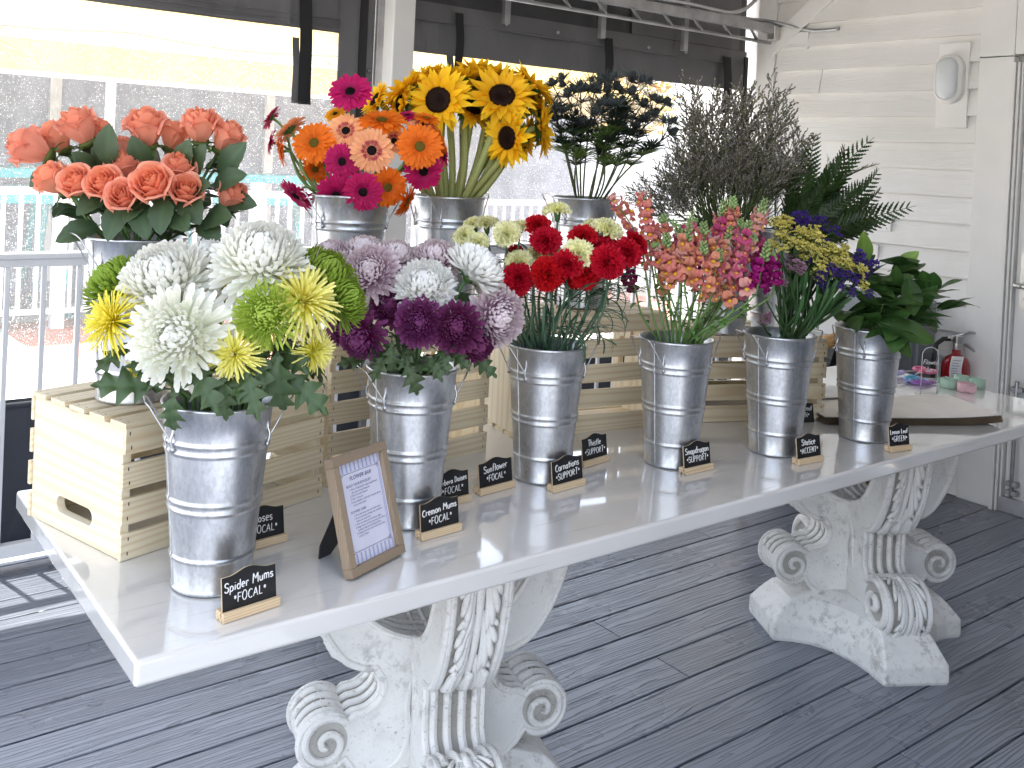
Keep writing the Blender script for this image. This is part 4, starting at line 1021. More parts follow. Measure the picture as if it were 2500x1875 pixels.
def calyx(mb, r, n=5, L=.5, col=C('4b6a35'), drop=-.5):
    mb.lathe([(0,-.02),(.12*r,-.02),(.20*r,.05),(.16*r,.16),(0,.16)],10,col)
    for k in range(n): petal(mb,k*2*PI/n+.3,.14*r,.06,L*r,.16*r,.2,drop,'point',.3,col,col*1.2,5,3)
def rose(seed, c_in, c_out):
    R=random.Random(seed); mb=MB()
    k_=R.uniform(.9,1.12)
    layers=[(3,.05,.07,1.22,.0,.00),(4,.08,.14,1.25,.0,.01),(5,.12,.23,1.26,.0,.02),(5,.18,.335,1.25,.02,.04),(6,.24,.44,1.21,.06*k_,.08),(6,.28,.53,1.12,.13*k_,.17)]
    for li,(n,rb,rt,h,fl,ro) in enumerate(layers):
        off=R.random()*6
        for k in range(n):
            az=off+k*2*PI/n+R.uniform(-.15,.15); sp=(1.25 if li<3 else 1.0)*2*PI/n*.62*R.uniform(.92,1.08); hh=h*R.uniform(.93,1.05); z0=.06+.02*li*0
            nu,nv=9,9; P=np.zeros((nu,nv,3)); cc=np.zeros((nu,nv,3)); tip=R.uniform(-.12,.12)
            for i,t in enumerate(np.linspace(0,1,nu)):
                for j,s in enumerate(np.linspace(-1,1,nv)):
                    hg=hh*(1-.24*abs(s)**2.6-.05*max(0,s*tip*8)); z=z0+hg*t**.9
                    r=rb*.25+(rt-rb*.25)*math.sin(min(1,t*1.15)*PI/2)**.8
                    r-=(.035 if li>=4 else .05)*t*t
                    f=max(0,(t-.72)/.28); r+=fl*f*f*1.1+.05*f*(s*s); z-=ro*f*f*1.0+ (fl*.25)*f*abs(s)**3
                    a=az+s*sp*(.55+.55*t**.6); r+=.018*math.sin(s*5+k*2+li)*t
                    P[i,j]=(r*math.cos(a),r*math.sin(a),z); cc[i,j]=c_in+(c_out-c_in)*min(1,.12*li+.25*t+.15*abs(s))
            mb.grid(P,cc)
    mb.lathe([(0,-.05),(.08,-.05),(.20,.02),(.30,.12),(.26,.2),(0,.2)],12,C('5f6f38'))
    for k in range(5): petal(mb,k*1.257+.4,.18,.06,.48,.17,.3,-1.0+.5*R.random(),'point',.3,C('47612f'),C('5d7a3f'),6,3)
    return mb
def gerbera(seed, cp, cb, cring, ccen):
    R=random.Random(seed); mb=MB()
    for (n,L,z,e,w) in ((27,.80,.12,.08,.20),(26,.74,.15,.20,.185),(24,.50,.18,.36,.12)):
        for k in range(n):
            az=k*2*PI/n+R.uniform(-.06,.06); l=L*R.uniform(.9,1.06); q=R.uniform(-.10,.10)
            petal(mb,az,.2 if n!=24 else .19,z,l,w*R.uniform(.9,1.1),e+q,e+q-R.uniform(.15,.5),'strap',.18,cb,cp*R.uniform(.93,1.07),6,3,roll=R.uniform(-.15,.15),side=R.uniform(-.04,.04))
    for k in range(150):
        q=k/150; rr=.20+.16*math.sqrt(q); az=k*GA
        petal(mb,az,rr*.98,.20,.15,.034,.85-.25*q,.35,'thin',0,cring*.8,cring*R.uniform(.8,1.35),3,2)
    calyx(mb,1.0,12,.34,C('56763c'),.2)
    mb2=MB()
    mb2.lathe([(.24,.15),(.20,.205),(.10,.225),(0,.20)],20,ccen)
    for k in range(110):
        r=.22*math.sqrt((k+.5)/110); a=k*GA; p=(r*math.cos(a),r*math.sin(a),.20+.03*(1-r/.22)); mb2.tube([p,(p[0]*1.1,p[1]*1.1,p[2]+.035)],[.011,.006],4,ccen*R.uniform(.7,1.6))
    return mb,mb2
def sunflower(seed):
    R=random.Random(seed); mb=MB(); ya,yb=C('eeb010'),C('fbd22a')
    for (n,L,e) in ((21,.76,.00),(21,.72,.24),(15,.58,.50)):
        for k in range(n):
            az=k*2*PI/n+R.uniform(-.12,.12); q=R.uniform(-.22,.22)
            petal(mb,az,.36,.10+.02*R.random(),L*R.uniform(.82,1.1),.26*R.uniform(.8,1.1),e+q,e+q+R.uniform(-.5,.55),'point',.35,ya,yb*R.uniform(.92,1.05),7,3,roll=R.uniform(-.35,.35),side=R.uniform(-.10,.10))
    for k in range(22): petal(mb,k*2*PI/22+R.uniform(-.1,.1),.34,-.02,.42*R.uniform(.8,1.2),.17,-.15,.35-R.random(),'point',.3,C('4e6b30'),C('62823c'),5,3)
    mb.lathe([(0,-.12),(.12,-.12),(.30,-.03),(.42,.06),(.42,.11),(0,.11)],18,C('55722f'))
    d=MB(); br=C('2a1408')
    d.lathe([(.40,.10),(.40,.16),(.33,.20),(.20,.18),(0,.13)],28,br)
    for k in range(420):
        r=.395*math.sqrt((k+.5)/420); a=k*GA; z=.13+.055*math.sin(min(1,r/.36)*PI*.5); 
        d.tube([(r*math.cos(a),r*math.sin(a),z),(r*1.03*math.cos(a),r*1.03*math.sin(a),z+.035)],[.014,.007],4,(br if r<.36 else C('3d1f0a'))*R.uniform(.6,1.7))
    return mb,d
def mum(seed, c_base, c_tip, n=190, inc=.9, W=.15, open_=0., c_back=None):
    """a ball of incurving petals; open_ lets the lower ones spread and droop"""
    R=random.Random(seed); mb=MB()
    for k in range(n):
        q=(k+.5)/n; pol=math.acos(max(-1,1-q*1.52)); az=k*GA+R.uniform(-.12,.12); e=PI/2-pol
        r0=.50*math.sin(pol); z0=.40+.42*math.cos(pol); L=(.34+.24*q)*R.uniform(.88,1.1); w=W*R.uniform(.85,1.15)*(.8+.35*q)
        out=max(0,(q-.55)/.45)*open_; l2=L*(1+.75*out)
        e0=e-.25*out; e1=e+inc*R.uniform(.8,1.1)*(1-.35*q)*(1-1.25*out)-out*R.uniform(-.3,.8)
        petal(mb,az,r0*(1-.35*out),z0-.05*out,l2,w*(1-.15*out),e0,e1,'spoon',.8-.35*out,c_base if q>.35 else c_base*.4+c_tip*.6,c_tip*R.uniform(.93,1.06),7,3,roll=R.uniform(-.25,.25),side=R.uniform(-.10,.10))
    mb.lathe([(0,.06)]+[(.46*math.cos(a),.40+.40*math.sin(a)) for a in np.linspace(-.9,1.5,12)]+[(0,.80)],20,c_base*.7)
    for k in range(40):
        q=(k+.5)/40; rr=.30*math.sqrt(q); petal(mb,k*GA,rr,.74-.25*q*q*.6,.20,W*.7,1.25-.3*q,2.3-.3*q,'spoon',.9,c_tip*.7+c_base*.3,c_tip,5,3)
    calyx(mb,1.0,8,.35,C('4d6b38'),-.2)
    return mb
def spider(seed, c_base, c_tip, n=170):
    R=random.Random(seed); mb=MB()
    for k in range(n):
        q=(k+.5)/n; e=1.35-1.75*q**.9; az=k*GA+R.uniform(-.12,.12)
        L=(.34+.66*q**.6)*R.uniform(.8,1.12)
        petal(mb,az,.05+.08*q,.16,L,.062*R.uniform(.85,1.2)*(1.25-.35*q),e+.12,e-R.uniform(.1,.75)*q+(.5 if R.random()<.2 else 0),'thin',.6,c_base,c_tip*R.uniform(.9,1.08),8,3,side=R.uniform(-.10,.10))
    calyx(mb,.9,8,.3,C('4d6b38'),-.2); return mb
def carnation(seed, c0, c1):
    R=random.Random(seed); mb=MB()
    for k in range(54):
        q=(k+.5)/54; e=1.5-1.55*q**.85; az=k*GA
        L=.60*R.uniform(.9,1.1)*(.85+.25*q); nu,nv=6,13; P=np.zeros((nu,nv,3)); cc=np.zeros((nu,nv,3)); ph=R.random()*6; amp=.045+.03*R.random(); wid=.58*R.uniform(.85,1.15)
        e1=e-R.uniform(.1,.5)
        for i,t in enumerate(np.linspace(0,1,nu)):
            ee=e+(e1-e)*t; r=.02+.04*q+L*t*math.cos((e+ee)/2); z=.50+L*t*math.sin((e+ee)/2)*.8
            for j,s in enumerate(np.linspace(-1,1,nv)):
                w=wid*t**.75/2; zig=(.045 if j%2 else -.045)*(1 if i==nu-1 else 0)-.12*t*s*s; nn=amp*math.sin(s*7+ph)*t*t*1.8
                rr=r+zig*math.cos(ee)-nn*math.sin(ee); z2=z+zig*math.sin(ee)+nn*math.cos(ee); y=s*w
                P[i,j]=(rr*math.cos(az)-y*math.sin(az), rr*math.sin(az)+y*math.cos(az), z2); cc[i,j]=c0+(c1-c0)*t
        mb.grid(P,cc*R.uniform(.88,1.1))
    return mb
def carn_calyx():
    mb=MB(); g=C('4f7446'); mb.lathe([(0,-.05),(.07,-.05),(.13,.05),(.17,.3),(.19,.50),(.12,.50),(0,.46)],12,g)
    for k in range(5): petal(mb,k*1.257,.18,.45,.22,.16,1.1,.8,'point',.3,g,g*1.2,4,3)
    return mb
def snap_floret(seed, c, throat, cu=None):
    R=random.Random(seed); mb=MB(); cu=c if cu is None else cu
    mb.lathe([(.05,0),(.13,.06),(.17,.28),(.20,.45)],10,c*.9)
    for s in (-1,1): petal(mb,PI/2+s*.42,.14,.40,.55,.52,1.25,-.1+R.uniform(-.2,.2),'round',-.25,cu,cu*1.1,6,5,wob=.03,side=-s*.12)
    for a,l in ((-PI/2,.46),(-PI/2-.85,.52),(-PI/2+.85,.52)): petal(mb,a,.16,.36,l,.44,.75,-.9+R.uniform(-.2,.2),'round',-.25,c,c*1.12,6,5,wob=.03)
    V=[];P=np.array([[(.17*math.cos(t)*math.sin(u),-.17+.13*math.sin(t)*math.sin(u),.46+.12*math.cos(u)) for t in np.linspace(0,2*PI,10)] for u in np.linspace(0,PI/2,5)]); mb.grid(P,throat)
    return mb
def bud(mb, p, d, s, c, n=7):
    p=np.array(p);d=np.array(d)/np.linalg.norm(d); mb.tube([p,p+d*s*.35,p+d*s*.75,p+d*s],[s*.16,s*.34,s*.28,s*.08],n,c)
def ovate(L=1., W=.55, fold=.25, droop=-.5, c0=C('35552b'), c1=C('3f6433'), nu=10, nv=7, kind='leaf', teeth=0., vein=True, lobes=0):
    """leaf blade from the origin along +X, normal +Z"""
    mb=MB(); t=np.linspace(0,1,nu); e=.25+droop*t; x=np.r_[0,np.cumsum(np.cos((e[1:]+e[:-1])/2))*L/(nu-1)]; z=np.r_[0,np.cumsum(np.sin((e[1:]+e[:-1])/2))*L/(nu-1)]
    w=wp(kind)(t)*W/2
    if lobes: 
        ph=t*lobes*PI; w=w*(.42+.58*np.abs(np.sin(ph))**.8); shift=-.10*L*np.abs(np.sin(ph))
    s=np.linspace(-1,1,nv); P=np.zeros((nu,nv,3)); cc=np.zeros((nu,nv,3))
    for i in range(nu):
        for j in range(nv):
            ww=w[i]*(1+teeth*(1 if i%2 else -1)*(abs(s[j])>.9))
            sh=(shift[i]*-abs(s[j])**2 if lobes else 0)
            P[i,j]=(x[i]+sh*.6, s[j]*ww, z[i]+fold*abs(s[j])*ww+.05*W*math.sin(t[i]*9+s[j]*3)*abs(s[j])*(1 if lobes else .5)); cc[i,j]=(c0+(c1-c0)*t[i])*(1.25 if (vein and j==nv//2) else 1)
    mb.grid(P,cc)
    mb.tube([(-.16*L,0,-.03*L),(0,0,0),(x[nu//2],0,z[nu//2]-.004*L)],[.014*L,.012*L,.006*L],5,c1*1.15)
    return mb
def mumleaf(droop):
    mb=MB(); nu=41; t=np.linspace(0,1,nu); e=.25+droop*t; st=1/(nu-1); x=np.r_[0,np.cumsum(np.cos((e[1:]+e[:-1])/2))*st]; z=np.r_[0,np.cumsum(np.sin((e[1:]+e[:-1])/2))*st]
    env=np.array([np.interp(v,[0,.12,.3,.5,.75,.9,1],[.02,.05,.20,.31,.22,.12,.0]) for v in t]); ph=(t*4.6)%1; saw=np.where(ph<.72,ph/.72,(1-ph)/.28); w=env*(.30+.70*saw**1.1)
    s=np.linspace(-1,1,9); P=np.zeros((nu,9,3)); cc=np.zeros((nu,9,3)); c0,c1=C('34482c'),C('4a5f3c')
    for i in range(nu):
        for j in range(9):
            a=abs(s[j]); P[i,j]=(x[i]+.16*saw[i]*env[i]*a, s[j]*w[i], z[i]+.34*a*w[i]-.55*(a*w[i])**2*3+.034*math.sin(t[i]*27+s[j]*2+droop)*a); cc[i,j]=(c0+(c1-c0)*(.4+.6*a))*(1.35 if j==4 else 1)
    mb.grid(P,cc); mb.tube([(-.14,0,-.03),(0,0,0),(x[20],0,z[20]-.004)],[.014,.012,.006],5,c1*1.2); return mb
def mesh_of(mb, name, *mats):
    me=mb.mesh(name); [me.materials.append(m) for m in mats]; return me
PT_,LF,SM=M['petal'],M['leaf'],M['stem']
ROSE=[mesh_of(rose(s,C('f2986c'),C('f4ab92')),'bloom',PT_) for s in (1,2,5)]
def ger(seed,*c): a,b=gerbera(seed,*c); return mesh_of(a,'bloom',PT_),mesh_of(b,'centre',PT_)
GER={'M':[ger(s,C('c91866'),C('aa104f'),C('b81a62'),C('16060a')) for s in (1,2)],'O':[ger(s,C('f07f1c'),C('e56a10'),C('e8741a'),C('7d6a20')) for s in (3,4)],
 'P':[ger(s,C('f6b987'),C('f0a070'),C('b8455a'),C('120708')) for s in (5,6)],'Y':[ger(7,C('f5b414'),C('e8a010'),C('d08a10'),C('40300a'))]}
SUN=[tuple(mesh_of(m,n,PT_) for m,n in zip(sunflower(s),('bloom','disc'))) for s in (1,2)]
def mm(*a,**k): return mesh_of(mum(*a,**k),'bloom',PT_)
MUM={'W':[mm(1,C('e9ead8'),C('fbfbf6'),290,1.5,.19,.65),mm(2,C('e6e8d0'),C('fbfbf6'),250,1.3,.185,1.1)],
 'B':[mm(3,C('f0f1ea'),C('fafaf8'),250,1.7,.19,.2)],
 'G':[mm(4,C('9ab83e'),C('c6dc68'),330,1.5,.10,.8),mm(5,C('6f8c30'),C('98b446'),330,1.6,.10,.4)],  # second green is darkened, shade at the back put into its colour
 'L':[mm(6,C('bd9cae'),C('f2e9ea'),250,1.7,.19,.15),mm(7,C('b38ea4'),C('efe3e6'),240,1.6,.19,.35)],
 'P':[mm(8,C('6c1450'),C('935087'),190,1.4,.22,.4),mm(9,C('601048'),C('874474'),200,1.6,.21,.3)],
 'Y':[mesh_of(spider(1,C('f0e010'),C('f7ee70')),'bloom',PT_),mesh_of(spider(2,C('ece420'),C('f6f29a')),'bloom',PT_)]}
CARN={'R':[mesh_of(carnation(s,C('a80a1c'),C('d01428')),'bloom',PT_) for s in (1,2)],'Y':[mesh_of(carnation(s,C('f6f5b0'),C('fbfad0')),'bloom',PT_) for s in (3,4)]}
CALX=mesh_of(carn_calyx(),'calyx',LF)
LROSE=[mesh_of(ovate(1,.62,.18,d,C('33482e'),C('43583a'),11,7,'leaf',.05),'leaf',LF) for d in (-.5,-1.1)]
LMUM=[mesh_of(mumleaf(d),'leaf',LF) for d in (-.6,-1.5)]
LLEM=[mesh_of(ovate(1,.56,.14,d,C('2c4b24'),C('45682f'),12,7,'leaf'),'leaf',LF) for d in (-.2,-.8)]
LLEML=mesh_of(ovate(1,.56,.14,-.2,C('6f9440'),C('86a84e'),12,7,'leaf'),'leaf',LF)
LCAR=[mesh_of(ovate(1,.062,.5,d,C('3c5643'),C('4a684e'),12,3,'thin'),'leaf',LF) for d in (-2.6,-.9)]
LSUN=[mesh_of(ovate(1,.6,.2,-1.6,C('4d6a32'),C('5d7d3c'),10,5,'leaf'),'leaf',LF)]
def thistle_head(seed):
    R=random.Random(seed); mb=MB(); a,b=C('434a4c'),C('6b7370')
    mb.lathe([(0,0),(.13,.02),(.20,.16),(.21,.32),(.16,.5),(.08,.60),(0,.62)],12,a)
    for k in range(90):
        q=k/90; z=.06+.55*q; r=.21*math.sin(min(1,(z+.12)/.62)*PI*.86)**.7; az=k*GA; mb.tube([(r*math.cos(az),r*math.sin(az),z),((r+.07)*math.cos(az),(r+.07)*math.sin(az),z+.045)],[.022,.003],4,b*R.uniform(.6,1.5))
    for k in range(17):
        az=k*2*PI/17+R.uniform(-.12,.12); petal(mb,az,.14,.04,R.uniform(.95,1.6),.095,R.uniform(.0,.55),R.uniform(.1,.9),'point',.5,a,b,6,3,roll=.2)
        for s in (-1,1): petal(mb,az+s*.14,.28,.12,.34,.06,.4,.7,'point',.3,a,b,3,2)
    return mb
THI=[mesh_of(thistle_head(s),'flower_head',PT_) for s in (1,2)]
def spiky_leaf(c0,c1):
    mb=MB()
    for a in np.linspace(-1.2,1.2,7):
        petal(mb,a,.02,0,.95-.25*abs(a),.10,.35,-.1,'point',.4,c0,c1,6,3)
        for s in (-1,1): petal(mb,a+s*.22,.30,.1,.36,.045,.3,.2,'point',.3,c0,c1,4,2)
    return mb
LTHI=[mesh_of(spiky_leaf(C('58763a'),C('8aa85a')),'leaf',LF),mesh_of(spiky_leaf(C('2c3a30'),C('3d4c3c')),'leaf',LF)]
def mist(seed):
    """limonium top: a plume of fine forking twigs set with tiny calyces, unit height along +Z"""
    R=random.Random(seed); mb=MB(); g=C('5c6846'); cols=[C('98918a'),C('858072'),C('aaa2a2'),C('7a7b68'),C('8a8868')]
    def spr(p,d,L,lv):
        p=np.array(p); d=np.array(d)/np.linalg.norm(d); bend=np.array([R.uniform(-.25,.25),R.uniform(-.25,.25),.25]); q=p+d*L*.5; e=p+(d+bend*.5)*L
        mb.tube([p,q+bend*L*.06,e],[(.0045,.0026,.0017)[lv]]*3,4,g,caps=False)
        if lv==2:
            for k in range(9):
                t=.2+.8*k/8; c=p+(e-p)*t; dd=d*.7+np.array([R.uniform(-1,1),R.uniform(-1,1),R.uniform(-.2,.9)])*.8; bud(mb,c,dd,R.uniform(.020,.030),R.choice(cols)*R.uniform(.8,1.35),4)
            return
        n=10 if lv==0 else 6
        for k in range(n):
            t=.25+.75*k/(n-1); c=p+(e-p)*t; az=k*2.4+R.random(); sp=(.75 if lv==0 else .7)
            dd=d+np.array([math.cos(az),math.sin(az),0])*sp*R.uniform(.7,1.1); spr(c,dd,L*(.46-.12*t if lv==0 else .42)*R.uniform(.8,1.15),lv+1)
    spr((0,0,0),(0,0,1),.82,0); return mb
MIST=[mesh_of(mist(s),'plume',M['dry']) for s in (1,2,3)]
def frond(seed):
    """leatherleaf frond along +X, unit length"""
    R=random.Random(seed); mb=MB(); a,b=C('1f2f15'),C('3a5225')
    n=17
    sp=lambda t: np.array([t, 0, .16*math.sin(t*2.2)-.22*t*t])
    mb.tube([sp(t) for t in np.linspace(0,1,14)],[.010*(1-.8*t) for t in np.linspace(0,1,14)],5,C('4a5a2c'))
    for k in range(n):
        t=.12+.86*k/n; base=sp(t); L=.25*(1-t)**.75*min(1,(t+.3)*1.5)+.035
        for s in (-1,1):
            dirv=np.array([.70,s*.72,R.uniform(-.12,.05)]); dirv/=np.linalg.norm(dirv); m=max(3,int(6*(L/.27)+1))
            nu=11; cc=(a+(b-a)*R.random()); sd=np.cross(dirv,[0,0,1]); sd/=np.linalg.norm(sd); tw=R.uniform(-.3,.3)
            P=np.zeros((nu,3,3))
            for i,u in enumerate(np.linspace(0,1,nu)):
                w=L*.15*math.sin(min(1,.12+.95*u)*PI*.93)**.8*(1.0 if i%2 else .52); c_=base+dirv*L*u+np.array([.05*u*u*L,0,-.12*u*u*L])
                P[i,0]=c_-sd*w+np.array([0,0,w*(.3+tw)]); P[i,1]=c_; P[i,2]=c_+sd*w+np.array([0,0,w*(.3-tw)])
            mb.grid(P,cc)
            mb.tube([base,base+dirv*L*.9],[.0035,.001],4,b)
            e=base+dirv*L; 
    return mb
FRO=[mesh_of(frond(s),'frond_blade',LF) for s in (1,2)]
def statice_cluster(seed,c,n=26):
    R=random.Random(seed); mb=MB()
    for k in range(n):
        t=k/n; p=np.array([(t-.5)*1.5+R.uniform(-.1,.1),R.uniform(-.6,.6),R.uniform(-.55,.45)+.3*(1-(2*t-1)**2)])
        d=np.array([R.uniform(-.5,.5),R.uniform(-.7,.7),1.]); d/=np.linalg.norm(d); r=R.uniform(.17,.26)
        q=Vector(d).to_track_quat('Z','Y'); Rm=np.array(q.to_matrix())
        m2=MB()
        for j in range(6): petal(m2,j*1.047+R.random()*.3,.03,0,r*1.35,r*.95,1.2,.15,'round',-.3,c*.8,c*R.uniform(.85,1.15),4,5,wob=.05)
        V=np.concatenate(m2.V)@Rm.T+p; mb.add(V,m2.F,np.concatenate(m2.C)[:,:3],0,True)
        mb.tube([p-d*.28,p],[.03,.06],5,C('5d7040'))
    return mb
STA={'Y':[mesh_of(statice_cluster(s,C('fbf18c')),'flower_cluster',PT_) for s in (1,2)],'U':[mesh_of(statice_cluster(s,C('5b3fa0')),'flower_cluster',PT_) for s in (3,4)],'K':[mesh_of(statice_cluster(s,C('c39ab0'),34),'flower_cluster',PT_) for s in (5,)]}

LSNAP=mesh_of(ovate(1,.42,.3,-1.2,C('4a7038'),C('6a9048'),7,3,'leaf'),'leaf',LF)
LSTRAP=mesh_of(ovate(1,.085,.5,-.25,C('33502c'),C('44663a'),9,3,'thin'),'leaf',LF)
# ------------------------------------------------------------------ placing every stem
def qz(d, spin=0.): return Vector(d).to_track_quat('Z','Y') @ Quaternion((0,0,1), spin)
def qx(d, up=(0,0,1)):
    x=np.array(d,float); x/=np.linalg.norm(x); z=np.array(up,float); z=z-x*np.dot(x,z)
    if np.linalg.norm(z)<1e-4: z=np.array([1.,0,0])-x*x[0]
    z/=np.linalg.norm(z); y=np.cross(z,x)
    return Matrix(np.stack([x,y,z],1).tolist()).to_quaternion()
def bez(p0,p1,p2,p3,n):
    t=np.linspace(0,1,n)[:,None]; return (1-t)**3*p0+3*(1-t)**2*t*p1+3*(1-t)*t*t*p2+t**3*p3
def stem_path(bk, att, fdir, back=.3, inset=.38, maxr=.068, n=14):
    b=BK[bk]; rim=b[2]+BH-.004; off=(att-b)[:2]*inset; L=np.linalg.norm(off)
    lim=min(maxr,max(L,.012)); off=off/(L+1e-9)*lim+np.array([random.uniform(-.018,.018),random.uniform(-.018,.018)])
    p3=np.array([b[0]+off[0],b[1]+off[1],rim]); d=np.linalg.norm(att-p3)
    p1=att-np.asarray(fdir)*d*back; p2=p3+np.array([off[0]*1.2,off[1]*1.2,d*.4])
    path=bez(att,p1,p2,p3,n); bot=np.array([b[0]+off[0]*.35,b[1]+off[1]*.35,b[2]+.06])
    return np.vstack([path,(p3+bot)/2,bot])
def leaf_at(root, me, p, d, size, up=(0,0,1), name='leaf'):
    o=link(name, me, root, tuple(np.asarray(p)-np.array(root.location)), qx(d,up), scale=size); return o
def put_stem(root, path, r, col, rend=None):
    mb=MB(); k=len(path); mb.tube(path-np.array(root.location), np.linspace(r if rend is None else rend, r, k), 8, col); return mb.build('stem', SM, root)
def PXD(bk,ox,oy,doff): return at_depth(ox,oy,depth_of(BK[bk])-doff)
def rad(ro,dep): return ro*OV/CF*dep
def flower(name,label,cat,group,bk,meshes,ox,oy,ro,f,doff,hc,sr,scol,leafset=None,leafsize=.06,nl=2,trange=(.35,.85),extra=None,back=.3,leafdrop=0.):
    c=PXD(bk,ox,oy,doff); dep=depth_of(c); s=rad(ro,dep); fd=facing(*f); att=c-fd*hc*s
    path=stem_path(bk,att,fd,back); root=thing(name,label,cat,tuple(path[-1]),0,group)
    loc=tuple(att-path[-1]); q=qz(fd,random.random()*6.28)
    par=None
    for me in meshes:
        o=link(me.name.split('.')[0], me, root if par is None else par, loc if par is None else (0,0,0), q if par is None else None, scale=s if par is None else None)
        if par is None: par=o
    if extra is not None: link(extra.name.split('.')[0], extra, par)
    put_stem(root,path,sr,scol)
    b=BK[bk]
    for k in range(nl):
        t=random.uniform(*trange); i=int(t*13); p=path[i]; out=np.array([p[0]-b[0],p[1]-b[1],0])+np.array([random.uniform(-.06,.06),random.uniform(-.06,.06),0]); out/=np.linalg.norm(out)+1e-9
        d=out+np.array([random.uniform(-.5,.5),random.uniform(-.5,.5),random.uniform(-.1,.7)-leafdrop]); leaf_at(root,random.choice(leafset),p,d,leafsize*random.uniform(.75,1.25),(random.uniform(-.3,.3),random.uniform(-.3,.3),1))
    return root,path
def hero_leaf(root,bk,me,ox,oy,doff,f,size,up=None,from_=None):
    """a leaf whose middle sits where the photograph shows it, on a short stalk"""
    d=facing(*f); c=PXD(bk,ox,oy,doff); p=c-d*size*.5
    return leaf_at(root,me,p,d,size,facing(*(up or (0,.5,.85))))
def rows(t): return [r for r in t]

GS=C('567a3e')
rs=[(64,318,47,(-.8,.45,.35),0,'coral rose leaning out side-on at the far left of its bunch'),
(120,297,38,(-.5,.75,.15),-.06,'coral rose tucked behind the leftmost leaning rose'),
(170,273,44,(-.35,.85,.35),0,'coral rose at the upper left, tipped left over its leaf'),
(216,282,27,(.1,.9,.0),-.06,'small coral rose peeping behind the upper left bloom'),
(316,277,45,(0,.92,.40),0,'tallest coral rose standing upright in the middle'),
(374,292,35,(.3,.85,.05),-.06,'coral rose half hidden right of the tallest one'),
(434,272,41,(.1,.93,.35),0,'upright coral rose with a flat open top, upper right'),
(490,296,38,(.5,.8,.1),-.03,'coral rose at the upper right edge of its bunch'),
(268,322,30,(0,.7,-.1),-.10,'shaded coral rose at the back of the bunch'),
(484,338,27,(.5,.6,.2),-.07,'shaded coral rose behind the right hand leaves'),
(113,388,39,(-.5,.6,.45),.03,'coral rose low at the left, above the handle'),
(167,394,39,(-.15,.5,.85),.07,'open coral rose in the front row, second from left'),
(227,399,42,(0,.5,.85),.08,'full coral rose in the front row, left of centre'),
(268,364,39,(.1,.9,.35),.02,'coral rose rising behind the front row centre'),
(267,425,38,(0,.42,.9),.11,'lowest coral rose, in the front row centre'),
(331,399,47,(0,.48,.87),.10,'largest open coral rose facing forward, right of centre'),
(389,364,38,(.1,.8,.55),.03,'coral rose with flat spiral top above the front row'),
(403,414,39,(.25,.55,.75),.07,'coral rose at the right end of the front row'),
(500,425,38,(.5,.75,.25),.02,'coral rose hanging out at the lower right')]
RR=[]
for i,(ox,oy,ro,f,d,lab) in enumerate(rs):
    r,p=flower('rose',lab,'rose','coral roses in the bucket','rose',[ROSE[i%3]],ox,oy,ro*1.60,f,d,.70,.0032,GS,LROSE,.068,4,(.12,.95)); RR.append(r)
for (ox,oy,d,f,sz,k,ri) in ((235,310,.05,(.1,.95,.2),.085,0,3),(165,505,.05,(-.8,-.35,.4),.085,0,10),(250,480,.10,(-.2,-.8,.4),.085,0,14),(390,480,.11,(.5,-.35,.6),.08,0,17),(505,345,.02,(.6,.75,.2),.095,0,7),(470,475,.08,(.7,.1,.6),.10,0,18),(498,390,.04,(.8,.25,.3),.085,0,7),(455,500,.09,(.6,-.45,.5),.075,0,18),(360,430,.07,(.2,-.9,.2),.09,0,16),(310,480,.11,(.3,-.7,.5),.085,0,15),(85,385,.0,(-.7,-.7,.1),.055,0,10),(430,345,.03,(.4,.7,.3),.08,0,6),(220,345,-.01,(-.3,.6,.4),.07,0,2),(290,455,.10,(-.3,-.6,.6),.07,0,14),(415,455,.09,(.5,-.6,.5),.085,0,17),(350,470,.12,(.1,-.8,.5),.08,0,15),(430,410,.06,(.6,.2,.5),.085,0,17),(300,330,.02,(-.2,.8,.4),.08,0,4),(200,440,.07,(-.5,-.5,.5),.08,0,11),(400,340,.03,(.3,.8,.3),.085,0,6),(520,440,.03,(.9,-.1,.2),.075,0,18),(180,350,.02,(-.4,.5,.5),.065,0,2),(340,340,-.04,(.1,.4,.7),.08,0,4),(270,350,-.05,(-.1,.5,.7),.08,0,13)):
    hero_leaf(RR[ri],'rose',LROSE[k],ox,oy,d,f,sz)

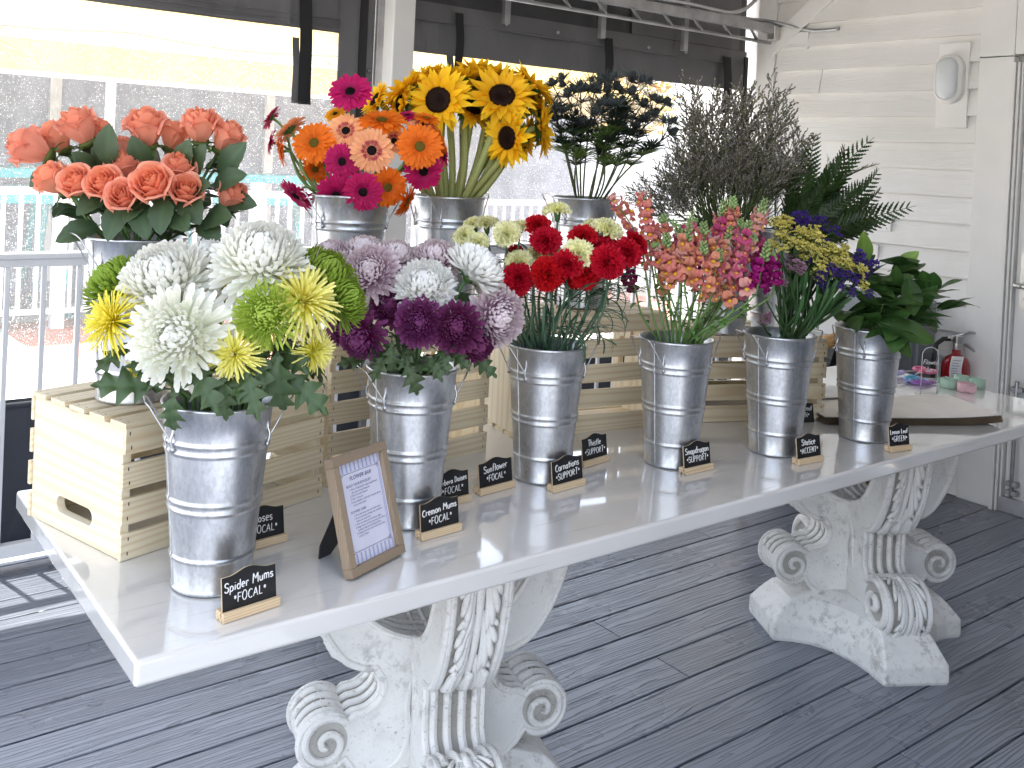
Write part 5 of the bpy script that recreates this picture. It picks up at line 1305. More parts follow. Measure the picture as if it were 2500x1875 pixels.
gb=[(756,197,50,(0,.5,.78),0,'M','magenta gerbera standing highest beside the sunflowers'),(584,253,32,(-.85,.5,.05),-.02,'M','magenta gerbera seen edge-on at the upper left'),
(624,278,44,(-.62,.72,-.15),0,'P','peach gerbera seen from behind at the upper left'),(584,307,30,(-.9,.2,.2),-.03,'M','magenta gerbera edge-on at the far left, lower one'),
(678,308,50,(-.15,.25,.95),.03,'O','large orange gerbera with green eye, left of centre'),(606,328,35,(-.75,-.15,.25),0,'O','orange gerbera drooping side-on at the left'),
(747,282,43,(0,.35,.9),.02,'P','peach gerbera with dark eye above the magenta one'),(803,325,50,(.05,.1,1),.08,'P','peach gerbera with dark eye at the very centre'),
(825,258,55,(.05,.88,.47),.0,'O','orange gerbera tilted flat, facing up at the top'),(881,248,27,(0,.8,.3),-.05,'M','small magenta gerbera behind the tilted orange one'),
(922,254,32,(.2,.8,.3),-.04,'O','orange gerbera tucked under the sunflowers'),(912,270,36,(.2,.75,.4),-.02,'P','peach gerbera half hidden above the right orange one'),
(907,316,52,(.1,.12,1),.06,'O','large orange gerbera with green eye at the right'),(952,300,36,(.75,.3,.1),-.02,'O','orange gerbera edge-on at the right side'),
(739,349,42,(-.1,.05,1),.06,'M','magenta gerbera with dark eye left of centre'),(681,366,34,(.1,-.1,.5),-.02,'O','small orange gerbera low behind its green stems'),
(915,371,45,(.2,-.35,.9),.03,'M','magenta gerbera nodding at the right, below the orange one'),(726,423,47,(0,-.2,.95),.07,'M','magenta gerbera in the bottom row, middle'),
(784,415,45,(.1,-.1,1),.10,'M','magenta gerbera in the bottom row, right one'),(640,424,46,(-.5,-.7,.45),.03,'M','magenta gerbera hanging on a bent stem, lower left'),
(838,405,46,(.45,-.1,.8),.06,'O','orange gerbera turned right in the bottom row'),(880,436,40,(.85,-.4,.15),.03,'O','orange gerbera drooping side-on at the lower right'),
(724,245,26,(-.2,.6,.5),-.06,'Y','yellow gerbera half hidden at the upper left'),(851,304,32,(.1,.2,.8),-.01,'P','peach gerbera hidden between centre and right blooms'),
(960,335,28,(.8,.1,.2),-.04,'M','small magenta gerbera edge-on behind the right orange one')]
for i,(ox,oy,ro,f,d,k,lab) in enumerate(gb):
    v=GER[k]; flower('gerbera',lab,'gerbera','gerberas in the bucket','gerb',list(v[i%len(v)]),ox,oy,ro*1.0,f,d,.2,.0034,C('6c8a4a'),None,0,0,back=.35)

sf=[(947,216,62,(-.28,.12,.95),.05,'sunflower facing left with full dark disc'),(1084,207,62,(.05,.5,.85),.04,'sunflower tipped up with full dark disc, right of centre'),
(1097,298,56,(-.72,-.05,.68),.05,'sunflower turned left with narrow dark disc, lower right'),(880,193,58,(-.55,.75,.0),0,'sunflower seen from behind at the upper left'),
(866,222,44,(-.75,.1,.35),.02,'sunflower squashed between gerberas and the facing bloom'),(995,172,54,(0,.95,-.15),-.05,'sunflower from behind at the top, between the two faces'),
(1015,230,56,(.35,.35,.3),-.04,'sunflower in the shade behind the two facing blooms'),(1032,155,42,(.1,.9,-.25),-.09,'sunflower at the very top back'),
(1150,183,50,(.6,.65,.0),-.02,'sunflower at the upper right seen from the side'),(1171,276,56,(.85,.0,.1),-.01,'sunflower facing away at the right edge'),
(1158,235,42,(.8,.35,-.1),-.06,'sunflower at the right, behind the upper right bloom'),(812,216,37,(-.6,.4,.35),-.02,'small sunflower at the far left above the orange gerbera'),
(930,163,44,(-.15,.95,-.05),-.07,'sunflower at the top left, petals upright'),
(905,185,58,(-.35,.9,.2),-.03,'sunflower filling the gap left of the facing left bloom'),(968,186,58,(.05,.9,.25),-.03,'sunflower just behind the facing left bloom'),(1062,166,54,(.1,.95,-.1),-.06,'sunflower from behind above the tipped up bloom'),(1122,206,56,(.55,.65,.25),-.03,'sunflower just right of the tipped up bloom'),(1135,300,44,(.7,-.2,.2),-.05,'sunflower hanging low behind the lower right bloom')]
for i,(ox,oy,ro,f,d,lab) in enumerate(sf):
    flower('sunflower',lab,'sunflower','sunflowers in the bucket','sunf',list(SUN[i%2]),ox,oy,ro*1.16,f,d,.12,.0098,C('93995a'),LSUN,.045,1 if i%3==0 else 0,(.25,.4),back=.22,leafdrop=.6)

# dark thistles
tl=[(400,700),(440,820),(520,660),(600,620),(690,630),(760,700),(830,610),(930,640),(1010,720),(1080,780),(1200,910),(750,930),(620,850),(860,800),(960,870)]
for i,(cx,cy) in enumerate(tl):
    ox,oy=1061.8+cx*.32,cy*.32; doff=random.uniform(-.06,.09)
    c=PXD('thist',ox,oy,doff); b=BK['thist']; dep=depth_of(c); out=(c-b)*np.array([1,1,0]); fd=np.array([out[0]*1.6,out[1]*1.6,.35]); fd/=np.linalg.norm(fd); s=.052
    path=stem_path('thist',c,fd,.2,.30,.06)
    root=thing('thistle','dark blue spiky thistle stem in the bucket behind the carnations','thistle',tuple(path[-1]),0,'thistles in the bucket')
    link('flower_head',THI[i%2],root,tuple(c-path[-1]),qz(fd,random.random()*6),scale=s); put_stem(root,path,.0030,C('4f5a38'),.0018)
    for k in range(4):
        j=random.randint(2,5); p=path[j]; a=random.random()*6.28; e=p+np.array([math.cos(a)*.055,math.sin(a)*.055,random.uniform(.05,.12)])+fd*.02; e[2]=min(e[2],c[2]+.035); dd=(e-p)+np.array([0,0,.03])
        mb=MB(); mb.tube([p-path[-1],(p+e)/2-path[-1]+np.array([0,0,-.012]),e-path[-1]],[.0018,.0015,.0012],5,C('3a4136')); br=mb.build('branch',SM,root)
        link('flower_head',THI[k%2],br,tuple(e-path[-1]),qz(dd/np.linalg.norm(dd),k),scale=random.uniform(.030,.044))
    for k in range(10):
        j=random.choice((2,3,4,5,5,6,6,7,8)); a=random.random()*6.28; leaf_at(root,LTHI[0 if (j>5 and random.random()<.8) else 1],path[j],(math.cos(a),math.sin(a),random.uniform(-.1,.5)),random.uniform(.055,.095))

# misty limonium
ml=[(1420,530),(1535,575),(1330,640),(1290,760),(1610,700),(1680,640),(1740,600),(1800,590),(1970,570),(1970,740),(2060,820),(2070,930),(1285,890),(1450,720),(1540,690),(1900,800),(1180,1060),(1060,1170),(960,1230),(1250,1000),(2010,1050),(1640,830),(1750,760),(1380,820),(1860,690)]
for i,(cx,cy) in enumerate(ml):
    ox,oy=1061.8+cx*.32,cy*.32; e=PXD('limo',ox,oy,random.uniform(-.10,.12)); b=BK['limo']
    H=random.uniform(.26,.34)
    rim=np.array([b[0],b[1],b[2]+BH]); off=(e-rim); o2=np.array([off[0],off[1],0]); o2=o2/(np.linalg.norm(o2)+1e-9)*min(.06,np.linalg.norm(o2)*.25); p3=rim+o2
    d=e-p3; L=np.linalg.norm(d); d/=L; fd=d*.75+np.array([0,0,.35])+o2*1.0; fd/=np.linalg.norm(fd); H=min(H,L*.62); att=e-fd*H*1.18
    path=np.vstack([bez(att,att-fd*(L-H)*.35,p3+np.array([o2[0],o2[1],(L-H)*.3]),p3,10),p3*.5+np.array([b[0],b[1],b[2]+.06])*.5,np.array([b[0],b[1],b[2]+.06])])
    root=thing('limonium','fine misty purple filler stem fanning from the right crate bucket','limonium',tuple(path[-1]),0,'misty filler stems')
    link('plume',MIST[i%3],root,tuple(att-path[-1]),qz(fd,random.random()*6),scale=H); mb=MB(); mb.tube(path-path[-1],.0022,6,C('4d5a36'))
    for k in range(12):
        w_=np.linspace(1,0,len(path))[:,None]*np.array([random.uniform(-.06,.06),random.uniform(-.06,.06),random.uniform(-.05,.07)])+np.array([random.uniform(-.02,.02),random.uniform(-.02,.02),0])*np.r_[np.ones(10),.5,.2][:,None]
        mb.tube(path[:-1]-path[-1]+w_[:-1],.0014,4,C('5a683c')*random.uniform(.7,1.2))
    mb.build('stem',SM,root)
    for k in range(4):
        j=random.randint(0,6); p=path[j]; a=random.random()*6.28; dd=fd+np.array([math.cos(a),math.sin(a),0])*.45
        link('side_spray',MIST[k%3],root,tuple(p-path[-1]),qz(dd/np.linalg.norm(dd),k),scale=random.uniform(.11,.19))

# leatherleaf fern
fl=[(1762,297,0),(1744,312,.04),(1833,319,0),(1872,301,-.03),(1905,374,.02),(1880,345,.05),(1909,417,.04),(1962,447,0),(1895,462,.06),(1899,472,.02),(1882,489,.07),(1832,524,.10),(1801,522,.12),(1850,500,.05),(1700,340,.03),(1720,380,.08),(1800,345,.03),(1780,400,.10),(1840,420,.08),(1750,430,.12),(1690,420,.10),(1860,395,.02),(1810,470,.12),(1760,490,.13)]
for i,(ox,oy,d) in enumerate(fl):
    e=PXD('fern',ox,oy,d); b=BK['fern']; rim=np.array([b[0],b[1],b[2]+BH]); off=e-rim; o2=np.array([off[0],off[1],0]); o2=o2/(np.linalg.norm(o2)+1e-9)*min(.055,np.linalg.norm(o2)*.3); p3=rim+o2
    dv=e-p3; L=np.linalg.norm(dv); H=min(.36,L*.85+.06); fd=dv/L; fd=fd+np.array([0,0,.10]); fd/=np.linalg.norm(fd); att=e-fd*H*.97
    path=np.vstack([bez(att,att-fd*.05,p3+np.array([0,0,.06]),p3,8),np.array([b[0],b[1],b[2]+.08])])
    root=thing('fern_frond','dark green leatherleaf fern frond behind the statice','fern','x' and tuple(path[-1]),0,'leatherleaf fern fronds')
    upv=np.array([-o2[0]*5,-o2[1]*5,.8])+np.array([random.uniform(-.4,.4),random.uniform(-.4,.4),0])
    upv=np.array([random.uniform(-1,1),random.uniform(-1,1),random.uniform(-.2,.9)])-CD*random.uniform(-.2,1.0)
    o=link('frond_blade',FRO[i%2],root,tuple(att-path[-1]),qx(fd,upv),scale=H); put_stem(root,path,.0022,C('3e4d28'),.0018)

# spider mums bucket
sm=[(361,612,99,(-.12,.75,.62),.02,'W',0,'large white mum domed over the others, upper left of the bucket'),(384,727,100,(0,.18,.98),.11,'W',1,'large shaggy white mum facing forward in the middle'),
(562,566,98,(.15,.78,.55),.02,'W',0,'large white mum at the top centre with drooping edge'),(448,562,52,(-.1,.85,.2),-.10,'W',1,'white mum half hidden between the two upper ones'),
(258,622,78,(-.55,.68,.2),-.04,'G',1,'lime green mum behind the left yellow spider mum'),(577,680,70,(-.08,.12,1),.08,'G',0,'lime green mum with open eye, right of centre'),
(690,612,88,(.5,.72,.25),-.06,'G',1,'shade-darkened green mum at the back right'),(735,650,62,(.72,.45,.2),-.04,'G',1,'shade-darkened green mum at the right edge by the lilac mums'),
(240,692,82,(-.6,.38,.62),.07,'Y',0,'bright yellow spider mum at the left edge'),(655,648,88,(.35,.55,.66),.06,'Y',1,'yellow spider mum at the right, under the green one'),
(505,766,66,(.05,.05,.95),.10,'Y',1,'yellow spider mum low in the middle with hanging petals'),(678,760,58,(.6,-.1,.4),.02,'Y',1,'yellow spider mum side-on at the lower right'),
(300,798,36,(-.3,-.3,.5),.02,'Y',0,'small yellow spider mum low at the left'),(487,625,44,(0,.5,.1),-.08,'Y',1,'yellow spider mum in the gap behind the white ones')]
SMR=[]
for ox,oy,ro,f,d,k,v,lab in sm:
    r,p=flower('chrysanthemum',lab,'chrysanthemum','spider mums in the front bucket','spider',[MUM[k][v]],ox,oy,ro*(1.05 if k!='Y' else 1.0),f,d,.32 if k!='Y' else .2,.0042,C('5a7a48'),LMUM,.085,2,(.45,.95)); SMR.append(r)
for (ox,oy,d,f,sz,k,ri) in ((280,835,.06,(-.95,.12,.25),.135,0,12),(368,893,.13,(-.15,-.95,.25),.095,1,1),(440,835,.13,(.55,-.6,.55),.12,0,1),(655,845,.05,(.75,-.6,.25),.125,0,11),(600,835,.08,(.05,-.95,.2),.14,1,5),(560,790,.07,(.3,-.6,.5),.11,0,10),(620,770,.03,(.6,-.3,.4),.12,0,9),(480,860,.13,(.1,-.8,.5),.09,1,10),(545,850,.12,(.3,-.8,.4),.10,0,10),(320,790,.07,(-.5,.1,.6),.09,0,1),(400,800,.09,(-.2,-.5,.7),.10,0,1),(250,770,.03,(-.5,-.4,.5),.09,0,8),(450,780,.05,(.2,-.3,.7),.11,0,10),(520,830,.10,(-.3,-.6,.5),.10,0,10)):
    hero_leaf(SMR[ri],'spider',LMUM[k],ox,oy,d,f,sz)

cm=[(714,553,42,(-.35,.8,.3),-.03,'L',1,'lilac mum furthest left in its bucket, beside the green mum'),(732,578,38,(-.3,.5,.75),.03,'L',0,'small lilac mum under the leftmost lilac bloom'),
(787,550,50,(0,.9,.3),-.03,'L',0,'lilac mum at the top left, behind the big one'),(800,588,62,(-.1,.5,.85),.05,'L',1,'big pale lilac mum facing forward, upper left'),
(855,560,50,(.4,.8,.3),-.03,'L',0,'lilac mum right of and behind the big pale lilac one'),(941,564,54,(.05,.85,.45),-.02,'L',1,'lilac mum at the top centre above the white one'),
(1072,684,64,(.55,-.05,.8),.03,'L',1,'lilac mum hanging at the right side over the carnation bucket'),(1058,640,50,(.6,.3,.2),-.07,'L',0,'shaded lilac mum behind the right white one'),
(917,620,66,(0,.72,.68),.06,'B',0,'white mum domed in the middle of the lilac ones'),(1024,588,70,(.62,.62,-.18),.02,'B',0,'white mum at the upper right seen from its side'),
(846,662,44,(-.05,.4,.9),.05,'P',1,'purple mum just below and left of the white one'),(782,724,54,(-.5,-.35,.75),.08,'P',0,'purple mum nodding at the lower left'),
(906,696,52,(0,.1,1),.11,'P',0,'purple mum in the front centre with open petals'),(987,708,54,(.05,.1,1),.11,'P',1,'purple mum in the front right, tightly curled'),
(1029,740,44,(.55,-.3,.7),.05,'P',1,'purple mum at the lower right under the tight one'),(730,712,32,(-.75,0,.4),.02,'P',0,'small magenta mum edge-on at the far left'),(762,692,34,(-.2,.3,.6),-.02,'P',1,'dark purple mum shaded behind the nodding one')]
CMR=[]
for ox,oy,ro,f,d,k,v,lab in cm:
    r,p=flower('chrysanthemum',lab,'chrysanthemum','cremon mums in the second bucket','cremon',[MUM[k][v]],ox,oy,ro*1.06,f,d,.34,.0042,C('4c6a42'),LMUM,.075,2,(.5,.97)); CMR.append(r)
for (ox,oy,d,f,sz,k,ri) in ((768,778,.06,(-.9,-.15,.35),.085,0,11),(845,775,.11,(.0,-.9,.35),.085,1,10),(890,815,.13,(.35,-.8,.4),.095,1,12),(935,795,.12,(.5,-.5,.6),.08,0,12),(1042,788,.03,(.75,-.6,.2),.085,0,14),(880,770,.10,(-.4,-.6,.6),.075,0,12),(960,775,.11,(.2,-.7,.5),.075,0,13),(800,750,.07,(-.4,-.5,.6),.07,0,11),(1000,645,-.01,(.6,-.2,.5),.07,0,9),(990,775,.09,(.6,-.5,.4),.075,0,13),(820,790,.10,(-.3,-.7,.5),.08,0,10)):
    hero_leaf(CMR[ri],'cremon',LMUM[k],ox,oy,d,f,sz)

cn=[(1000,504,27,(-.5,.7,.4),0,'Y','pale yellow carnation furthest left, front one'),(1031,520,27,(-.15,.65,.6),.03,'Y','pale yellow carnation second from the left, lower'),(1019,481,25,(-.4,.85,.1),-.04,'Y','pale yellow carnation at the upper left'),(1050,479,29,(-.1,.95,.1),-.03,'Y','pale yellow carnation upright at the top left'),
(1096,501,33,(0,.65,.75),.05,'Y','full pale yellow carnation facing forward, left of the reds'),(1128,486,23,(.2,.9,.1),-.03,'Y','pale yellow carnation behind the full yellow one'),(1122,560,34,(-.05,.85,.45),.02,'Y','pale yellow carnation between two red ones at the left'),(1158,547,25,(.1,.8,.4),-.02,'Y','pale yellow carnation in the shade, centre left'),
(1204,450,31,(0,1,.05),-.04,'Y','tallest pale yellow carnation, seen side-on at the top'),(1314,491,37,(.3,.88,.25),0,'Y','pale yellow carnation at the upper right'),(1252,542,37,(.05,.6,.7),.06,'Y','pale yellow carnation in the very middle'),(1191,541,25,(0,.85,.4),0,'Y','pale yellow carnation left of the middle one'),(1282,484,25,(.1,.9,.1),-.06,'Y','pale yellow carnation behind the upper right one'),
(1160,481,30,(-.1,.85,.45),-.02,'R','dull red carnation at the top left of the reds'),(1180,516,35,(0,.6,.75),.03,'R','red carnation below the dull red one'),(1261,506,34,(0,.85,.5),.02,'R','red carnation at the top centre'),(1309,531,32,(.05,.7,.6),.02,'R','red carnation above the big right one'),
(1361,542,34,(.5,.45,.75),.04,'R','red carnation at the right, turned right'),(1379,522,30,(.7,.6,.3),-.03,'R','red carnation furthest right, behind the turned one'),(1314,565,39,(0,.3,.95),.09,'R','big bright red carnation in front at the right'),(1182,590,38,(-.05,.25,.95),.09,'R','big red carnation in front, left of centre'),
(1228,566,37,(.1,.6,.75),.08,'R','red carnation in the front centre, upper one'),(1266,592,35,(.15,.1,.95),.06,'R','red carnation low in the front centre'),(1115,602,37,(-.4,.2,.85),.06,'R','dark red carnation furthest left and low'),(1112,538,18,(-.2,.7,.3),-.05,'R','small red carnation glimpsed among the yellow ones'),(1243,602,26,(0,-.2,.8),.02,'R','red carnation hidden below the front centre pair')]
for i,(ox,oy,ro,f,d,k,lab) in enumerate(cn):
    flower('carnation',lab,'carnation','carnations in the third bucket','carn',[CARN[k][i%2]],ox,oy,ro*1.42,f,d,.62,.0026,C('4f6e55'),LCAR,.11,5,(.25,.97),CALX,.25)
for k in range(12):
    b=BK['carn']; a=random.random()*6.28; p=b+np.array([.06*math.cos(a)*random.random(),.06*math.sin(a)*random.random(),BH-.01])
    # loose blades belong to the low front carnation
    root=[o for o in COL.objects if o.get('label')=='big red carnation in front, left of centre'][0] if k==0 else root
    leaf_at(root,LCAR[k%2],p,(math.cos(a)*.5,math.sin(a)*.5,1.),random.uniform(.09,.16),(math.cos(a),math.sin(a),.3))

# snapdragons
PK=dict(coral=(C('dd8a80'),C('f2b93a')),peach=(C('e09a7c'),C('f2c040')),pink=(C('cf7288'),C('e8a85c')),blush=(C('e0a49c'),C('f0c860')),mag=(C('96166e'),C('b03a80')),rose=(C('b84a78'),C('d88a60')),wine=(C('7a1a4e'),C('902a58')))
FLO={k:[mesh_of(snap_floret(s,a,b),'floret',PT_) for s in (1,2)] for k,(a,b) in PK.items()}
def CX(cx,cy): return 1283+cx*.28, 398.2+cy*.28
sn=[((425,440),(385,70),'coral',.0,0,'tall coral snapdragon spike leaning left at the back'),((300,330),(140,95),'coral',.02,0,'thin coral snapdragon side spike at the far left'),((580,800),(560,420),'peach',.06,1,'peach and yellow snapdragon in the front left'),
((700,760),(735,300),'peach',.07,2,'peach snapdragon in the front centre with green tip'),((860,660),(850,330),'coral',.03,1,'coral snapdragon behind the front centre one'),((1080,430),(1075,130),'coral',-.02,1,'coral snapdragon standing tallest at the right'),
((900,880),(960,540),'peach',.09,1,'peach snapdragon lowest in front, with yellow lips'),((1075,760),(1190,330),'pink',.05,1,'pink snapdragon right of the lowest peach one'),((1260,800),(1330,500),'mag',.08,2,'magenta snapdragon in front with green tip curling right'),
((1390,780),(1375,560),'mag',.05,1,'magenta snapdragon at the far right'),((300,760),(235,640),'wine',.0,0,'wine red snapdragon low at the far left'),((620,520),(770,290),'pink',-.02,1,'pale pink snapdragon in the middle back'),
((1070,920),(1000,760),'peach',.08,0,'orange snapdragon low at the right of the stems'),((1210,430),(1310,160),'blush',-.02,2,'blush snapdragon with long pale green tip, upper right'),((470,620),(480,470),'coral',.05,1,'coral snapdragon over the left stems'),((980,440),(1000,170),'rose',-.04,2,'rose snapdragon with green curved tip, upper centre'),((760,600),(640,330),'rose',.01,2,'rose snapdragon with green buds, centre'),
((640,700),(500,500),'coral',.07,0,'coral snapdragon short and open, above the left stems'),((820,820),(850,480),'coral',.08,1,'coral pink snapdragon just left of the lowest peach one'),((990,700),(1040,380),'blush',.0,2,'blush snapdragon with pale green buds in the centre right'),((1150,560),(1130,300),'pink',-.01,1,'pink snapdragon under the tallest right spike'),((1300,640),(1230,420),'rose',.03,1,'rose snapdragon just above the magenta ones'),((500,480),(540,260),'coral',-.03,1,'coral snapdragon behind the left spikes'),((1000,640),(940,420),'peach',.04,0,'peach snapdragon open flowered in the right centre'),((1180,850),(1120,640),'pink',.07,0,'pink snapdragon low beside the magenta one'),((680,640),(690,420),'blush',.05,1,'pale blush snapdragon in the front centre')]
for i,(lo,hi,k,d,tip,lab) in enumerate(sn):
    a=PXD('snap',*CX(*lo),d); b2=PXD('snap',*CX(*hi),d-.01); ax=b2-a; L=np.linalg.norm(ax); ax/=L
    path=stem_path('snap',a,ax,.25,.35,.06); root=thing('snapdragon',lab,'snapdragon',tuple(path[-1]),0,'snapdragons in the fourth bucket'); o0=path[-1]
    Lt=L*(1.22 if tip==2 else 1.12 if tip else 1.02)
    curl=np.array([random.uniform(-.5,.5),random.uniform(-.5,.5),-.2])*(.9 if tip==2 else .3)
    sp=lambda t: a+ax*Lt*t+curl*Lt*.35*max(0,t-.72)**2*4
    full=np.vstack([[sp(t) for t in np.linspace(1,0,12)],path[1:]]); put_stem(root,full,.0034,C('6f9150'),.0012)
    n=int(max(6,L/.0088)); tf=.60 if tip==2 else (.76 if tip==1 else .97); sc=.030
    for j in range(n):
        t=j/n*tf; p=sp(t); az=j*GA+random.uniform(-.3,.3); e1=np.cross(ax,[.3,.2,.9]); e1/=np.linalg.norm(e1); e2=np.cross(ax,e1); out=e1*math.cos(az)+e2*math.sin(az); dd=out*.9+ax*random.uniform(-.1,.55)+np.array([random.uniform(-.3,.3) for _ in range(3)]); dd/=np.linalg.norm(dd)
        q=Matrix(np.stack([np.cross(ax-dd*np.dot(ax,dd),dd)/np.linalg.norm(np.cross(ax-dd*np.dot(ax,dd),dd)),(ax-dd*np.dot(ax,dd))/np.linalg.norm(ax-dd*np.dot(ax,dd)),dd],1).tolist()).to_quaternion()
        kk=k if (random.random()>.3 or k in('mag','wine')) else random.choice(('blush','coral','pink','rose' if k!='peach' else 'coral'))
        link('floret',FLO[kk][j%2],root,tuple(p+out*.004-o0),q,scale=sc*random.uniform(.8,1.5)*(1-.25*t))
    mb=MB()
    for j in range(26 if tip else 6):
        t=tf-.04+(1-tf+.05)*j/(26 if tip else 6); p=sp(min(1.02,t)); az=j*GA; e1=np.cross(ax,[.3,.2,.9]); e1/=np.linalg.norm(e1); e2=np.cross(ax,e1); out=e1*math.cos(az)+e2*math.sin(az); s=.013*(1-.55*(t-tf)/(1.03-tf))
        bud(mb,p+out*.0035-o0,out*.8+ax*.6,s,C('9cb878')*random.uniform(.8,1.15) if tip else C('c89a90'))
    mb.build('buds',LF,root)
    for j in range(7):
        q_=random.randint(2,11); aa=random.random()*6.28; leaf_at(root,LSNAP,path[q_],(math.cos(aa),math.sin(aa),random.uniform(-.2,.5)),random.uniform(.022,.036))

# statice
def SX(cx,cy): return 1283+cx*.28, 398.2+cy*.28
st=[((1475,300),'Y',26,-.01,'yellow statice tallest at the left of its bunch'),((1440,415),'Y',24,.03,'greenish yellow statice beside the magenta snapdragons'),((1690,365),'Y',22,.02,'yellow statice upright in the centre'),((1700,430),'Y',28,.04,'yellow statice just under the central upright one'),((1565,460),'Y',26,.03,'yellow statice between the left and centre clusters'),((1720,525),'Y',22,.05,'yellow statice low in the centre'),((1850,525),'Y',24,.02,'yellow statice right of centre'),((1905,560),'Y',26,.03,'yellow statice at the right shoulder of the bunch'),((1745,595),'Y',20,.06,'small yellow statice lowest in the centre'),((1880,605),'Y',18,.05,'small yellow statice beneath the right shoulder'),((2010,640),'Y',26,.01,'yellow statice drooping at the far right'),
((1560,285),'U',30,-.04,'violet statice at the top left'),((1640,300),'U',22,-.04,'small violet statice between two yellow tops'),((1720,308),'U',26,-.05,'violet statice at the top centre'),((1780,490),'U',26,-.03,'violet statice shaded behind the yellow ones'),((1560,550),'U',26,.0,'violet statice low at the left in shade'),((2040,600),'U',34,-.03,'violet statice at the far right edge'),((1815,660),'U',24,.06,'violet statice low in front centre'),((1885,700),'U',20,.06,'small violet statice low in front, right'),((2050,735),'U',16,.02,'small violet statice lowest at the far right'),((1925,612),'U',24,.01,'violet statice under the right shoulder'),
((1320,1040),'K',22,.11,'short pink statice just above the bucket rim'),((1570,650),'K',30,.07,'pink statice spray slanting across the stems'),((1455,770),'K',18,.08,'small pink statice at the lower left'),((1530,600),'K',26,.02,'pale pink statice beside the magenta snapdragons')]
for i,((cx,cy),k,ro,d,lab) in enumerate(st):
    ox,oy=SX(cx,cy); c=PXD('stat',ox,oy,d); s=rad(ro,depth_of(c))*.62; b=BK['stat']; out=(c-b)*np.array([1,1,0]); fd=np.array([out[0]*2,out[1]*2,.5]); fd/=np.linalg.norm(fd)
    path=stem_path('stat',c,fd,.15,.42,.066); root=thing('statice',lab,'statice',tuple(path[-1]),0,'statice in the fifth bucket'); o0=path[-1]
    put_stem(root,path,.0030,C('3f5a34'),.002)
    link('flower_cluster',STA[k][i%len(STA[k])],root,tuple(c-o0),qz(fd+np.array([random.uniform(-.3,.3),random.uniform(-.3,.3),.3]),random.random()*6),scale=s*1.30)
    for m_ in range(4):
        e=c+np.array([random.uniform(-.045,.045),random.uniform(-.045,.045),random.uniform(-.05,.01)]); p=path[random.randint(3,5)]
        if k!='K' and cy>0:
            mb=MB(); mb.tube([p-o0,e-o0],[.002,.0015],5,C('4a6638')); br=mb.build('side_stem',SM,root); link('flower_cluster',STA[k][m_%len(STA[k])],br,tuple(e-o0),qz(fd,random.random()*6),scale=s*.98)
    for m_ in range(6):
        j=random.randint(6,13); a=random.random()*6.28; leaf_at(root,LSTRAP,path[j],(path[3]-path[12])+np.array([math.cos(a),math.sin(a),0])*.05,min(.15,.75*np.linalg.norm(path[j]-path[0])),(math.cos(a),math.sin(a),.2))

# lemon leaf
def LX(cx,cy): return 1681+cx*.2666, 486.6+cy*.2666
bl=[((690,300),.0,'lemon leaf branch with one tall pale green leaf at the left'),((1060,270),-.03,'lemon leaf branch rising highest with two leaves at the tip'),((930,400),.03,'lemon leaf branch with broad upright leaf in the middle'),((1080,560),.06,'lemon leaf branch with a broad leaf hanging face-on'),((1250,540),.0,'lemon leaf branch at the right side'),((1420,660),-.02,'lemon leaf branch reaching furthest right with a narrow leaf'),((760,480),.03,'lemon leaf branch beside the statice'),((980,900),.12,'lemon leaf branch with two big leaves draped over the rim'),((1190,760),.06,'lemon leaf branch low at the right of the rim'),((560,700),.05,'lemon leaf branch low at the left beside the statice stems'),((850,640),.09,'lemon leaf branch low in front')]
LB=[]
for i,((cx,cy),d,lab) in enumerate(bl):
    ox,oy=LX(cx,cy); c=PXD('lemon',ox,oy,d); b=BK['lemon']; out=(c-b)*np.array([1,1,0]); fd=np.array([out[0]*3,out[1]*3,.4]); fd/=np.linalg.norm(fd)
    path=stem_path('lemon',c,fd,.2,.42,.066); root=thing('lemon_leaf_branch',lab,'greenery',tuple(path[-1]),0,'lemon leaf branches in the last bucket'); LB.append(root)
    put_stem(root,path,.0028,C('6a7a48'),.0016)
    for k in range(6):
        j=random.randint(0,11); p=path[j]; a=random.random()*6.28; dd=np.array([math.cos(a),math.sin(a),random.uniform(-.2,.6)])+out*3
        leaf_at(root,random.choice(LLEM),p,dd,random.uniform(.085,.118),(random.uniform(-.4,.4),random.uniform(-.4,.4),1))
